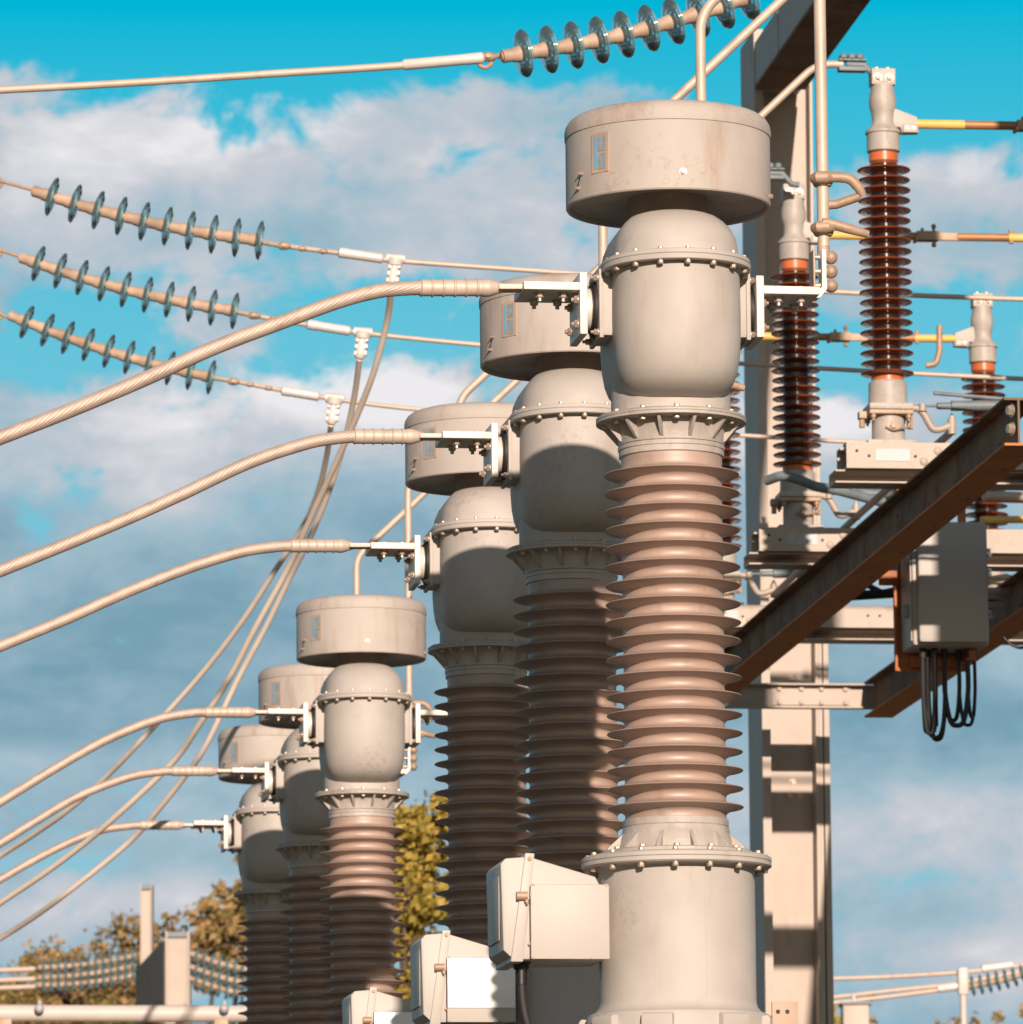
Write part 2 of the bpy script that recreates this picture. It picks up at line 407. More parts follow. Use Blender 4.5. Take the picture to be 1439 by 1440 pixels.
def bendpts(pts, rad, n=8):   # polyline with rounded corners
    P = [Vector(p) for p in pts]; out = [P[0]]
    for i in range(1, len(P) - 1):
        a = (P[i - 1] - P[i]).normalized(); b = (P[i + 1] - P[i]).normalized()
        s_, e_ = P[i] + a * rad, P[i] + b * rad
        for k in range(n + 1):
            t = k / n; out.append(s_ * (1 - t) ** 2 + P[i] * 2 * t * (1 - t) + e_ * t * t)
    out.append(P[-1]); return out

# ------------------------------------------------------------------ ground
def ground():
    mb = MB(); n = 60
    xs = [(-1 + 2 * i / n) for i in range(n + 1)]
    cs = [math.copysign(abs(t) ** 2.4, t) * 2200 for t in xs]
    for j in cs:
        for i in cs:
            d = math.hypot(i, j)
            mb.v.append(Vector((i, j, 0 if d < 160 else noise.noise(Vector((i, j, 0)) / 260) * min((d - 160) / 60, 3))))
    for j in range(n):
        for i in range(n):
            a = j * (n + 1) + i; mb.f.append((a, a + 1, a + n + 2, a + n + 1))
    m = mat('gravel_and_dry_grass', (.085, .075, .055), .95, var=.3, vscale=.6, dirt=(.06, .065, .025), dirt_amt=.8, dscale=(.05, .05, .05), bump=.6, bscale=9, dthr=.48)
    tag(obj('ground', mb, m, smooth=60), kind='structure')
ground()

# ------------------------------------------------------------------ layout
CT1 = PY(940, 294.6, 21.6)
ZH = CT1.z                                    # underside of the transformer heads
CTS = [PZ(*q, ZH) for q in [(940, 294.6), (801, 516), (682, 681), (508.5, 928), (448, 1016), (385, 1095)]]
ROWV = (CTS[5] - CTS[0]); ROWV.z = 0; ROWV.normalize()
UV = Vector((ROWV.y, -ROWV.x, 0))
CTROT = math.radians(8)
K = scl(CT1)
def H(py):                                    # height of a photo row on the first transformer's axis
    d = ray(941 + (py - 294) * .013, py); return (CAM + d * (21.6 / d.y)).z
def UR(px_): return px_ * K

# ------------------------------------------------------------------ current transformer
def stadium(w, Lh, z, seg=24):
    out = []
    for i in range(seg + 1):
        a = -math.pi + math.pi * i / seg; out.append((w * math.cos(a), -Lh + w * math.sin(a), z))
    for i in range(seg + 1):
        a = math.pi * i / seg; out.append((w * math.cos(a), Lh + w * math.sin(a), z))
    return out
def loft(mb, rings, capb=True, capt=True):
    n = len(rings[0]); o = len(mb.v)
    for r in rings: mb.v += [Vector(p) for p in r]
    for i in range(len(rings) - 1):
        for k in range(n):
            j = (k + 1) % n
            mb.f.append((o + i * n + k, o + i * n + j, o + (i + 1) * n + j, o + (i + 1) * n + k))
    if capb: mb.f.append(tuple(o + k for k in range(n)))
    if capt: mb.f.append(tuple(o + (len(rings) - 1) * n + k for k in range(n)))

def make_ct():
    k = K
    t = thing('current_transformer', '', 'current transformer', (CTS[0].x, CTS[0].y, 0), CTROT, 'current transformers standing in one row')
    # head (expansion housing)
    mb = MB(); prof = [(54, 281), (134, 283), (138.5, 287), (139, 294), (140.5, 295.4), (142.6, 295.4), (144, 293.5), (144, 200), (143.2, 197.5)]
    mb.lathe([(r * k, H(y)) for r, y in prof], 96)
    head = obj('head_housing', mb, HEADP, t)
    mb = MB(); prof = [(143.2, 199.5), (145.2, 198.5), (145.6, 190), (144, 182), (140, 175.5), (133, 170.5), (122, 167.3), (108, 165.8), (60, 164.5), (0, 164)]
    mb.lathe([(r * k, H(y)) for r, y in prof], 96); obj('lid', mb, HEADP, head)
    def on_head(ang, py, off=0):      # ang: degrees from the camera-facing side, + to the right
        a = math.radians(ang) - CTROT - .10
        return Matrix.Translation((0, 0, H(py))) @ Matrix.Rotation(a, 4, 'Z') @ Matrix.Translation((0, -(144 + off) * k, 0))
    mb = MB(); M = on_head(-36.5, 237); mb.box((-15 * k, -.8 * k, -28 * k), (15 * k, 3 * k, 28 * k), M); fr = obj('nameplate', mb, LBL, head, 0)
    mb = MB()
    mb.box((-3.5 * k, -1.3 * k, -24 * k), (11 * k, 0, -1.5 * k), M); mb.box((-3.5 * k, -1.3 * k, 2.0 * k), (11 * k, 0, 24 * k), M); obj('label_panel', mb, LBLB, fr, 0)
    mb = MB(); mb.box((-11 * k, -1.3 * k, -22 * k), (-5 * k, 0, 24 * k), M); obj('label_strip', mb, LBLBL, fr, 0)
    mb = MB()
    M2 = on_head(12.5, 272); mb.cut(); mb.bolt(M2 @ Vector((0, 0, 0)), M2.to_3x3() @ Vector((0, -1, 0)), 4.2 * k, 5 * k, False)
    M2 = on_head(84, 284); mb.cut(); mb.bolt(M2 @ Vector((0, 0, 0)), M2.to_3x3() @ Vector((0, -1, 0)), 3.5 * k, 5 * k, False)
    for a, y in ((-52, 260), (-55, 279)):
        M2 = on_head(a, y); mb.cut(); mb.bolt(M2 @ Vector((0, 0, 0)), M2.to_3x3() @ Vector((0, -1, 0)), 2.4 * k, 5 * k, True)
    obj('bolt', mb, BOLT, head)
    mb = MB(); M2 = on_head(-52, 260)
    mb.tube([M2 @ Vector(p) for p in [(0, -2 * k, 0), (-3 * k, -2.6 * k, -8 * k), (-6 * k, -2.5 * k, -12 * k), (-8 * k, -2 * k, -19 * k)]], .8 * k, 6); obj('wire_seal', mb, DARK, head)
    mb = MB(); prof = [(53, 280), (53, 308)]
    mb.lathe([(r * k, H(y)) for r, y in prof], 48); obj('neck', mb, NECK_SHADE, t)  # shade under the head put into a darker brown neck colour
    # tank
    dome = [(394, 92, 60), (391, 92, 60), (382, 88, 60), (366, 86.5, 59), (350, 84, 57), (336, 78, 52), (325, 70, 45), (317, 62, 38), (312, 54, 31), (308.5, 46, 26), (307, 38, 22)]
    mb = MB(); loft(mb, [stadium(w * k, l * k, H(y)) for y, w, l in dome]); obj('dome_cover', mb, PAINT, t, 30)
    fl = [(382, 103, 59), (380, 104, 60), (386.5, 104, 60), (387, 102.6, 60), (388, 104, 60), (394, 104, 60), (395, 103, 60)]
    mb = MB(); loft(mb, [stadium(w * k, l * k, H(y)) for y, w, l in ((380.8, 102.5, 60), (380, 101, 60))[::-1] + tuple(fl[2:])]); fo = obj('cover_flange', mb, PAINT, t, 30)
    mb = MB(); w, l = 96.5, 60
    per = []
    nb = 9
    for i in range(nb): a = -math.pi + math.pi * i / (nb - 1); per.append((w * math.cos(a), -l + w * math.sin(a)))
    for i in range(nb): a = math.pi * i / (nb - 1); per.append((w * math.cos(a), l + w * math.sin(a)))
    for s_ in (-1, 1): per += [(s_ * w, -20), (s_ * w, 20)]
    for x, y in per:
        mb.cut(); mb.bolt((x * k, y * k, H(380)), (0, 0, 1), 3.2 * k, 3.5 * k, False)
        mb.bolt((x * k, y * k, H(395)), (0, 0, -1), 4.3 * k, 6 * k, False); mb.cyl((x * k, y * k, H(396)), (x * k, y * k, H(379.5)), 2 * k, 8)
    obj('bolt', mb, BOLT, fo)
    body = [(395, 88, 60), (450, 88.8, 60.5), (490, 88.5, 60), (515, 87, 59), (535, 84, 56), (550, 79, 52), (561, 71, 46), (569, 60, 38), (574, 46, 28), (576, 30, 18)]
    mb = MB(); loft(mb, [stadium(w * k, l * k, H(y)) for y, w, l in body]); obj('tank', mb, PAINT, t, 30)
    mb = MB(); mb.lathe([(r * k, H(y)) for r, y in ((70, 520), (82, 535), (83.5, 560), (83.5, 590))], 72); obj('tank_collar', mb, PAINT, t)
    # terminals
    zc = 434 + 4
    for sg in (-1, 1):
        off = 0
        mb = MB(); mb.box((min(sg * 60, sg * 106) * k, -44 * k, H(zc + 44)), (max(sg * 60, sg * 106) * k, 44 * k, H(zc - 46)), bev=7 * k)
        ex = obj('terminal_housing', mb, PAINT, t, 40)
        mb = MB(); mb.box((min(sg * 101, sg * 107) * k, -47 * k, H(zc + 47)), (max(sg * 101, sg * 107) * k, 47 * k, H(zc - 49)), bev=1.5 * k); obj('housing_flange', mb, PAINT, ex, 30)
        mb = MB()
        for a in (-38, 38):
            for b in (-38, 38): mb.cut(); mb.bolt((sg * 107 * k, a * k, H(zc + b)), (sg, 0, 0), 4.5 * k, 7 * k, True)
        obj('bolt', mb, BOLT, ex)
        Rx = Matrix.Translation((0, 0, H(zc))) @ Matrix.Rotation(sg * math.pi / 2, 4, 'Y')
        mb = MB()
        mb.lathe([(40 * k, 106 * k), (40 * k, 111 * k), (34 * k, 112 * k), (34 * k, 114 * k), (0, 114 * k)], 40, Rx)
        obj('gasket', mb, DARK, ex)
        e = 124 if sg < 0 else 115
        mb = MB(); mb.lathe([(30 * k, 112 * k), (30 * k, (e + .5) * k)], 40, Rx); obj('bushing', mb, ALU, ex)
        u0, u1 = (e, e + 10.5)
        mb = MB(); mb.box((min(sg * u0, sg * u1) * k, -50 * k, H(zc + 43)), (max(sg * u0, sg * u1) * k, 50 * k, H(zc - 43)), bev=1 * k)
        tm = obj('terminal_plate', mb, ALU, t, 30)
        L_ = 213 if sg < 0 else 205
        mb = MB(); mb.box((min(sg * u1, sg * L_) * k, -50 * k, H(420)), (max(sg * u1, sg * L_) * k, 50 * k, H(409)), bev=1 * k)
        obj('terminal_pad', mb, ALU, tm, 30)
        mb = MB()
        us = (155, 188) if sg < 0 else (150, 182)
        for u in us:
            for v in (-28, 28):
                mb.cut(); mb.bolt((sg * u * k, v * k, H(420)), (0, 0, -1), 6 * k, 8 * k, True)
                mb.bolt((sg * u * k, v * k, H(409)), (0, 0, 1), 5 * k, 4 * k, False); mb.cyl((sg * u * k, v * k, H(421)), (sg * u * k, v * k, H(408)), 2.5 * k, 8)
        for v in (-30, 30):
            for dz in (-8, 26): mb.cut(); mb.bolt((sg * u1 * k, v * k, H(zc + dz)), (sg, 0, 0), 6 * k, 6 * k, True)
        obj('bolt', mb, BOLT, tm)
    # lower head flange with ribs
    mb = MB(); mb.lathe([(r * k, H(y)) for r, y in ((82, 587.5), (102, 588), (105, 590), (105, 592.8), (104, 593.3), (105, 593.8), (105, 597.5), (103, 598.6), (80, 598.6))], 96)
    mb.lathe([(r * k, H(y)) for r, y in ((82, 598), (79, 604), (75, 616), (74, 628), (70, 630))], 72)
    mb.lathe([(r * k, H(y)) for r, y in ((70, 628.5), (74.5, 629.5), (74.5, 635), (73, 636), (73.5, 638), (73.5, 644), (70, 645.5))], 72)
    for i in range(12):
        M = Matrix.Rotation(2 * math.pi * (i + .35) / 12, 4, 'Z')
        mb.prism([(70 * k, H(598.3)), (98 * k, H(598.3)), (97 * k, H(601)), (77 * k, H(624)), (70 * k, H(626))], 'y', -2.2 * k, 2.2 * k, M)
    cf = obj('upper_insulator_flange', mb, CAST, t)
    mb = MB()
    for i in range(12):
        mb.cut(); a = 2 * math.pi * (i + .85) / 12; x, y = 92 * math.cos(a) * k, 92 * math.sin(a) * k
        mb.bolt((x, y, H(598.6)), (0, 0, -1), 4.4 * k, 5 * k, False); mb.bolt((x, y, H(588)), (0, 0, 1), 4.0 * k, 5 * k, False); mb.cyl((x, y, H(599)), (x, y, H(587)), 2 * k, 8)
    obj('bolt', mb, BOLT, cf)
    # porcelain insulator
    ns = 19; y0, y1 = 669, 1136; pitch = (y1 - y0) / (ns - 1)
    pr = [(68, 640), (70.5, 642), (70.5, y0 - 16)]
    for i in range(ns):
        c = y0 + i * pitch
        pr += [(70, c - 9.5), (71.2, c - 7.2), (76, c - 4.8), (84, c - 2.8), (91, c - 1.5), (93.6, c - .8), (94.2, c + .2), (93.4, c + 1.1), (90, c + 1.6), (84, c + 2.9), (77, c + 5.2), (72, c + 8.2), (70, c + 11)]
    pr += [(70.5, 1152), (70.5, 1160)]
    mb = MB(); mb.lathe([(r * k, H(y)) for r, y in pr], 96); obj('porcelain_insulator', mb, PORC, t, 50)
    # bottom fitting
    mb = MB(); mb.lathe([(r * k, H(y)) for r, y in ((70, 1153), (73, 1154), (73, 1163), (72, 1164), (73.5, 1165), (75, 1172), (79, 1180), (83, 1199))], 72)
    mb.lathe([(r * k, H(y)) for r, y in ((80, 1197.5), (103, 1198), (106, 1199.5), (106, 1205), (104, 1206))], 80)
    for i in range(12):
        M = Matrix.Rotation(2 * math.pi * (i + .2) / 12, 4, 'Z')
        mb.prism([(70 * k, H(1172)), (76 * k, H(1174)), (97 * k, H(1193)), (100 * k, H(1198.5)), (70 * k, H(1198.5))], 'y', -2.4 * k, 2.4 * k, M)
    bf = obj('lower_insulator_flange', mb, CAST, t)
    mb = MB()
    for i in range(12):
        mb.cut(); a = 2 * math.pi * (i + .7) / 12; mb.bolt((94 * math.cos(a) * k, 94 * math.sin(a) * k, H(1198)), (0, 0, 1), 4.4 * k, 4 * k, False)
    obj('bolt', mb, BOLT, bf)
    mb = MB(); mb.lathe([(r * k, H(y)) for r, y in ((60, 1204.5), (118, 1204.8), (128, 1206), (131.5, 1208.5), (131.5, 1213.3), (129.8, 1214), (131.5, 1214.8), (131.5, 1220), (129, 1222), (112, 1223), (108.5, 1225), (108, 1228), (108, 1410), (110, 1418), (115, 1424), (124, 1428), (127, 1434), (127, 1500), (60, 1500))], 120)
    ba = obj('base_tank', mb, PAINT, t, 30)
    mb = MB(); Ms = Matrix.Rotation(math.radians(-78), 4, 'Z'); mb.box((107.6 * k, -1 * k, H(1421)), (108.5 * k, 1 * k, H(1227)), Ms); obj('weld_seam', mb, PAINT, ba, 0)
    mb = MB()
    for i in range(16):
        mb.cut(); a = 2 * math.pi * (i + .55) / 16; x, y = 122 * math.cos(a) * k, 122 * math.sin(a) * k
        mb.bolt((x, y, H(1222.5)), (0, 0, -1), 4.6 * k, 6.5 * k, False); mb.bolt((x, y, H(1205.5)), (0, 0, 1), 3.6 * k, 4 * k, False); mb.cyl((x, y, H(1223)), (x, y, H(1205)), 2 * k, 8)
    obj('bolt', mb, BOLT, ba)
    mb = MB()
    for a in (-150, -112, -64, -25, 20, 70, 110, 160):
        M = Matrix.Rotation(math.radians(a), 4, 'Z')
        mb.cut(); mb.prism([(105 * k, H(1444)), (112 * k, H(1434)), (132 * k, H(1431)), (136 * k, H(1436)), (136 * k, H(1500)), (105 * k, H(1500))], 'y', -22 * k, 22 * k, M, bev=3 * k)
    obj('lifting_lug', mb, PAINT, ba, 40)
    mb = MB()
    lx0, lx1 = 118, 154
    zt, zb = H(1413), H(1475)
    mb.box((lx0 * k, -72 * k, zb), (lx1 * k, -66 * k, zt), bev=.8 * k); mb.box((60 * k, -66 * k, zb), (lx1 * k, -50 * k, H(1445)))
    er = obj('earthing_bracket', mb, LBL, ba, 30)
    mb = MB()
    for u in (126, 139): mb.cut(); mb.lathe([(3 * k, 0), (3 * k, .8 * k), (0, .8 * k)], 14, Matrix.Translation((u * k, -72.2 * k, H(1427))) @ Matrix.Rotation(math.pi / 2, 4, 'X'))
    obj('hole', mb, DARK, er)
    # terminal box on the left
    def bp(u, y): return ((u - 13) * k, H(y + 9))
    mb = MB(); mb.prism([bp(-243, 1214), (bp(-236, 1206)), bp(-204, 1203.5), bp(-112, 1231), bp(-95, 1262), bp(-95, 1345), bp(-226, 1347), bp(-240, 1334)], 'y', -75 * k, 72 * k, bev=3.5 * k)
    cb = obj('terminal_box', mb, GBOX, t, 30)
    mb = MB(); mb.prism([bp(-209, 1199), bp(-196, 1199.5), bp(-213, 1350), bp(-230, 1350)], 'y', -78.5 * k, 75 * k, bev=1.5 * k); obj('door_flange', mb, GBOX, cb, 30)
    mb = MB(); mb.box((-256.4 * k, -58 * k, H(1328)), (-255 * k, 55 * k, H(1238)), bev=1 * k); obj('door_panel', mb, GBOX, cb, 30)
    mb = MB()
    zl = H(1259 + 9)
    mb.cyl((-235 * k, -81 * k, zl), (-220 * k, -81 * k, zl), 6 * k, 14); mb.cyl((-217 * k, -81 * k, zl + 1 * k), (-210 * k, -81 * k, zl + 1 * k), 7 * k, 14); mb.bolt((-221 * k, -83 * k, zl - 6 * k), (0, -.3, -1), 3 * k, 4 * k)
    obj('latch', mb, BUSH, cb)
    mb = MB(); mb.box((-216.5 * k, -88 * k, H(1347 + 9)), (-108 * k, -82 * k, H(1243 + 9)), bev=2 * k); pl = obj('cover_plate', mb, GBOX, cb, 30)
    mb = MB()
    for u, y in ((-213, 1253), (-112, 1253), (-213, 1354), (-133, 1354)): mb.cut(); mb.bolt((u * k, -88 * k, H(y)), (0, -1, 0), 1.6 * k, 1 * k, False)
    obj('screw', mb, BUSH, pl)
    mb = MB(); mb.box((-120 * k, -30 * k, H(1335)), (-98 * k, 30 * k, H(1270))); obj('mounting_bracket', mb, PAINT, cb, 30)
    mb = MB()
    for zz_ in (1216, 1334): mb.cut(); mb.bolt((-216 * k, -79 * k, H(zz_)), (0, -1, 0), 2.6 * k, 2 * k, False)
    obj('bolt', mb, BUSH, cb)
    mb = MB(); g = Vector((-222 * k, -30 * k, H(1352)))
    T = Matrix.Translation(g); mb.lathe([(0, 2 * k), (13 * k, 2 * k), (14 * k, 0), (14 * k, -5 * k), (11 * k, -7 * k), (11 * k, -12 * k), (8 * k, -15 * k), (0, -15 * k)], 20, T); obj('cable_gland', mb, DARK, cb)
    mb = MB(); mb.tube(smoothpts([g, g + Vector((0, 0, -30 * k)), g + Vector((2 * k, 0, -60 * k)), g + Vector((10 * k, 0, -95 * k)), g + Vector((40 * k, 10 * k, -170 * k)), g + Vector((70 * k, 20 * k, -400 * k)), g + Vector((70 * k, 20 * k, -1000 * k))], 6), 6.6 * k, 12); obj('control_cable', mb, DARK, cb)
    mb = MB(); mb.cyl(g + Vector((0, 0, -15 * k)), g + Vector((0, 0, -34 * k)), 8.2 * k, 14); obj('cable_sleeve', mb, BLKC, cb)
    return t
ct = make_ct()
ctl = ['nearest tall grey current transformer with a bare terminal box fully lit by the sun',
       'second current transformer from the front, its tank half shaded, behind the nearest one',
       'third current transformer from the front, behind the two tallest ones',
       'fourth current transformer whose round head stands clear against the blue sky',
       'fifth current transformer, half hidden behind the free-standing fourth head',
       'farthest and leftmost current transformer in the row']
ctr = [ct]
for i in range(1, 6):
    c = copy_tree(ct); c.location = (CTS[i].x, CTS[i].y, 0); ctr.append(c)
for c, l in zip(ctr, ctl): c['label'] = l
# sun glare added as white panels on the boxes of the second and third transformers
k = K
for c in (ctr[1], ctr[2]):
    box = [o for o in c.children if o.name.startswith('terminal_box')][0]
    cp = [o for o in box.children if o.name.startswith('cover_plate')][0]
    cp['label'] = 'cover plate with sun glare painted white on its upper part'
    mb = MB(); mb.box((-216 * k, -90.5 * k, H(1333)), (-109 * k, -88.2 * k, H(1254)), bev=.6 * k); obj('sun_glare_panel', mb, GLARE, box, 30)['label'] = 'white panel standing in for sun glare'
# pedestals
def make_ped():
    t = thing('steel_pedestal', '', 'pedestal', (CTS[0].x, CTS[0].y, 0), CTROT, 'steel pedestals under the current transformers')
    zt = H(1500)
    mb = MB(); mb.box((-.40, -.40, zt - .035), (.40, .40, zt - .002)); obj('top_plate', mb, GALV, t, 30)
    for sx in (-1, 1):
        for sy in (-1, 1):
            mb = MB(); mb.box((sx * .30 - .04, sy * .30 - .04, .16), (sx * .30 + .04, sy * .30 + .04, zt - .036)); obj('leg', mb, GALV, t, 30)
    for sy in (-1, 1):
        mb = MB()
        for a, b in ((0.3, 1.5), (1.5, 2.7)):
            mb.cut(); mb.cyl((-.3, sy * .35, a), (.3, sy * .35, b), .018, 8); mb.cut(); mb.cyl((.3, sy * .37, a), (-.3, sy * .37, b), .018, 8)
        obj('brace', mb, GALV, t)
    mb = MB(); mb.box((-.55, -.55, 0), (.55, .55, .16), bev=.02); obj('footing', mb, CONC, t, 30)
    return t
pd = make_ped()
names = ['nearest', 'second', 'third', 'fourth', 'fifth', 'farthest']
for i in range(6):
    c = pd if i == 0 else copy_tree(pd)
    c.location = (CTS[i].x, CTS[i].y, 0); c['label'] = 'steel pedestal on concrete footing under the %s current transformer' % names[i]

# ------------------------------------------------------------------ stranded line cables on the left terminals
def line_cable(i, sx0, sx1, pts, lab):
    P = CTS[i]; Rm = Matrix.Rotation(CTROT, 3, 'Z')
    yl = [Vector((P.x, P.y, 0)) + Rm @ Vector((u * K, -18 * K, 0)) for u in (-213, -330)]
    def onv(px, py):            # lateral position from the bearing, in the cable's own vertical plane
        d = ray(px, py); D = (yl[1] - yl[0]); a = yl[0] - CAM
        # solve CAM + d*s lies in plane through yl[0], direction D, vertical
        n = Vector((D.y, -D.x, 0)); s = n.dot(a) / n.dot(d); return CAM + d * s
    s = scl(P); t = thing('line_cable', lab, 'cable', onv(sx1, pts[0][1] - 2), 0, 'stranded line cables on the left terminals')
    r = 10.2 * K
    a, b = onv(sx0, pts[0][1]), onv(sx1, pts[0][2] if len(pts[0]) > 2 else pts[0][1])
    path = [onv(p[0], p[1]) for p in pts]
    path = [a + (b - a) * .3] + path[0:1] + path[1:]
    sp = smoothpts(path, 40)
    sp += []
    mb = MB(); mb.tube(sp, r, 72, lobes=18, twist=-11.0, lob_h=.055); obj('conductor', mb, STRD, t, 70, world=True)
    mb = MB(); D = (b - a)
    n = 101; pp = []; rr = []
    for j in range(n):
        f = j / (n - 1); pp.append(a + D * f)
        q = f * 1.38
        if f < .02: rad = 11.6
        elif q < 1: rad = 11.9 + (1.5 if (q * 5.5) % 1 < .16 else 0)
        else: rad = 12.8 if q < 1.1 else (12.8 - (q - 1.1) / .28 * 7.6)
        rr.append(rad * K)
    mb.tube(pp, rr, 20); cl = obj('compression_sleeve', mb, STRD if False else ALUC, t, 40, world=True)
    mb = MB()
    Dn = D.normalized(); vv = Vector((-Dn.y, Dn.x, 0)).normalized(); q = Matrix((Dn, vv, Dn.cross(vv))).transposed().to_4x4(); q.translation = b
    mb.box((-12 * K, -15 * K, -4.5 * K), (62 * K, 15 * K, 3.2 * K), q, bev=1.5 * K); obj('cable_lug', mb, ALUC, t, 30, world=True)
    return t
line_cable(0, 590, 712, [(590, 405), (560, 406.5), (530, 410), (480, 423), (400, 452), (300, 490), (200, 535), (100, 577), (0, 616), (-120, 662)], 'thick stranded cable rising to the nearest transformer, uppermost of the left cables')
line_cable(1, 497, 600, [(497, 614), (470, 616.5), (430, 624), (350, 651), (250, 698), (150, 742), (0, 803), (-120, 850)], 'thick stranded cable rising to the second transformer, just below the uppermost one')
line_cable(2, 408, 500, [(408, 767.5), (385, 769), (340, 776), (270, 797), (180, 832), (90, 872), (0, 909), (-100, 950)], 'thick stranded cable rising to the third transformer, in the middle of the left edge')
line_cable(3, 288, 366, [(288, 1001.5), (270, 1002.5), (220, 1012), (150, 1040), (75, 1082), (0, 1128), (-90, 1180)], 'stranded cable rising to the fourth transformer from the lower left')
line_cable(4, 242, 312, [(242, 1084), (225, 1085), (180, 1093), (110, 1120), (50, 1155), (0, 1186), (-90, 1240)], 'stranded cable rising to the fifth transformer from the lower left')
line_cable(5, 197, 264, [(197, 1160), (180, 1161.5), (140, 1168), (90, 1188), (40, 1214), (0, 1237), (-90, 1286)], 'lowest stranded cable, rising to the farthest transformer')

# ------------------------------------------------------------------ disconnectors
DY1 = 34.7
D0 = PY(1240, 100, DY1); ZD = D0.z
DST = [D0, PZ(1115, 262, ZD), PZ(1380, 415, ZD)]
DST.append(Vector((DST[2].x, DST[2].y, ZD)) - UV * 1.93)
KD = scl(D0)
def HD(py):
    d = ray(1240 + (py - 100) * .012, py); return (CAM + d * (DY1 / d.y)).z
URZ = math.atan2(UV.y, UV.x)

def make_post(sg):
    k = KD
    t = thing('disconnector_post', '', 'disconnector', (D0.x, D0.y, 0), URZ, 'brown rotating disconnector posts')
    mb = MB()
    pr = [(21, 535), (19.6, 530)]
    ns = 21; y0, y1 = 240, 526; p = (y1 - y0) / (ns - 1)
    pr = [(19.5, 214), (19.5, y0 - 8)]
    for i in range(ns):
        c = y0 + i * p; R_ = 37.5 if i == 0 else 36.6 + .6 * (i % 2 == 0)
        pr += [(19, c - 4.4), (20.6, c - 3.4), (27, c - 2.4), (34, c - 1.6), (R_ - .7, c - .9), (R_, c + .3), (R_ - .8, c + 1.3), (32, c + 1.6), (26, c + 2.6), (21, c + 4.2), (19, c + 5.4)]
    pr += [(19.6, 530), (20, 536)]
    mb.lathe([(r * k, HD(y)) for r, y in pr], 64); ins = obj('porcelain_insulator', mb, PORB, t, 50)
    mb = MB(); mb.lathe([(r * k, HD(y)) for r, y in ((19.9, y0 - 7), (19.9, 528))], 48); obj('barrel', mb, PORK, ins)  # near-black barrel, set apart from the orange-brown sheds
    mb = MB(); mb.lathe([(r * k, HD(y)) for r, y in ((18, 216), (20.5, 217), (20.5, 228), (19.5, 229))], 40); mb.cut(); mb.lathe([(r * k, HD(y)) for r, y in ((20, 528.5), (22.5, 529.5), (22.5, 538))], 40); obj('glazed_ring', mb, ORNG, ins)
    mb = MB(); mb.lathe([(r * k, HD(y)) for r, y in ((0, 216), (20, 216), (23, 214), (23, 190), (25, 189), (25, 186), (22, 183), (17, 178), (15, 172), (16, 160), (19, 150), (19, 140), (16.5, 128), (16.5, 122), (0, 122))], 48)
    hd = obj('head_casting', mb, CAST, t)
    mb = MB(); mb.box((-17 * k, -13 * k, HD(122)), (17 * k, 13 * k, HD(99)), bev=1.5 * k); tp = obj('top_clamp', mb, CAST, hd, 30)
    mb = MB()
    for u in (-8, 8): mb.cut(); mb.bolt((u * k, -13 * k, HD(112)), (0, -1, 0), 5 * k, 5 * k); mb.cut(); mb.bolt((u * k, 0, HD(99)), (0, 0, 1), 3.5 * k, 4 * k, False)
    obj('bolt', mb, BOLT, tp)
    # arm
    mb = MB()
    mb.prism([(sg * 12 * k, HD(152)), (sg * 48 * k, HD(165)), (sg * 50 * k, HD(188)), (sg * 26 * k, HD(189)), (sg * 24 * k, HD(180)), (sg * 12 * k, HD(180))], 'y', -6 * k, 6 * k, bev=1.5 * k)
    mb.box((min(sg * 27, sg * 48) * k, -10 * k, HD(188)), (max(sg * 27, sg * 48) * k, -5 * k, HD(176)), bev=1 * k)
    ah = obj('arm_bracket', mb, CAST, hd, 30)
    mb = MB()
    for u in (33, 42): mb.cut(); mb.bolt((sg * u * k, -10 * k, HD(182)), (0, -1, 0), 2.6 * k, 2 * k, False)
    obj('bolt', mb, BOLT, ah)
    za = HD(174)
    mb = MB(); mb.cyl((sg * 46 * k, 0, za), (sg * 116 * k, 0, za), 6.6 * k, 20); ar = obj('contact_arm', mb, YEL, t)
    mb = MB(); mb.cyl((sg * 116 * k, 0, za), (sg * 196 * k, 0, za), 6.2 * k, 20); obj('arm_tube', mb, BRNZ, ar)
    mb = MB()
    if sg > 0:
        for v in (-9, -4, 4, 9): mb.box((190 * k, (v - 1.2) * k, za - 7 * k), (225 * k, (v + 1.2) * k, za + 7 * k), bev=.6 * k)
        mb.cyl((200 * k, 0, za - 8 * k), (200 * k, 0, za + 13 * k), 2.5 * k, 10); mb.cyl((218 * k, 0, za - 12 * k), (218 * k, 0, za + 15 * k), 2.5 * k, 10)
        mb.ball((218 * k, 0, za + 16 * k), 4 * k); mb.ball((218 * k, 0, za - 13 * k), 4 * k); mb.cyl((190 * k, -12 * k, za - 6 * k), (190 * k, 12 * k, za - 6 * k), 3 * k, 10)
    else:
        mb.box((-228 * k, -3 * k, za - 6 * k), (-190 * k, 3 * k, za + 6 * k), bev=.8 * k); mb.cyl((-112 * k, 0, za - 9 * k), (-112 * k, 0, za + 12 * k), 4 * k, 12)
    obj('contact_fingers', mb, BUSH, ar, 30)
    # lower casting
    mb = MB(); mb.lathe([(r * k, HD(y)) for r, y in ((0, 537), (24, 537), (26.5, 540), (27, 565), (28.5, 570), (28.5, 572))], 48)
    mb.box((-31 * k, -29 * k, HD(580)), (31 * k, 29 * k, HD(571)), bev=2 * k)
    lc = obj('bearing_cap', mb, CAST, t, 30)
    mb = MB(); mb.box((-31 * k, -29 * k, HD(586.5)), (31 * k, 29 * k, HD(580.6)), bev=1.2 * k)
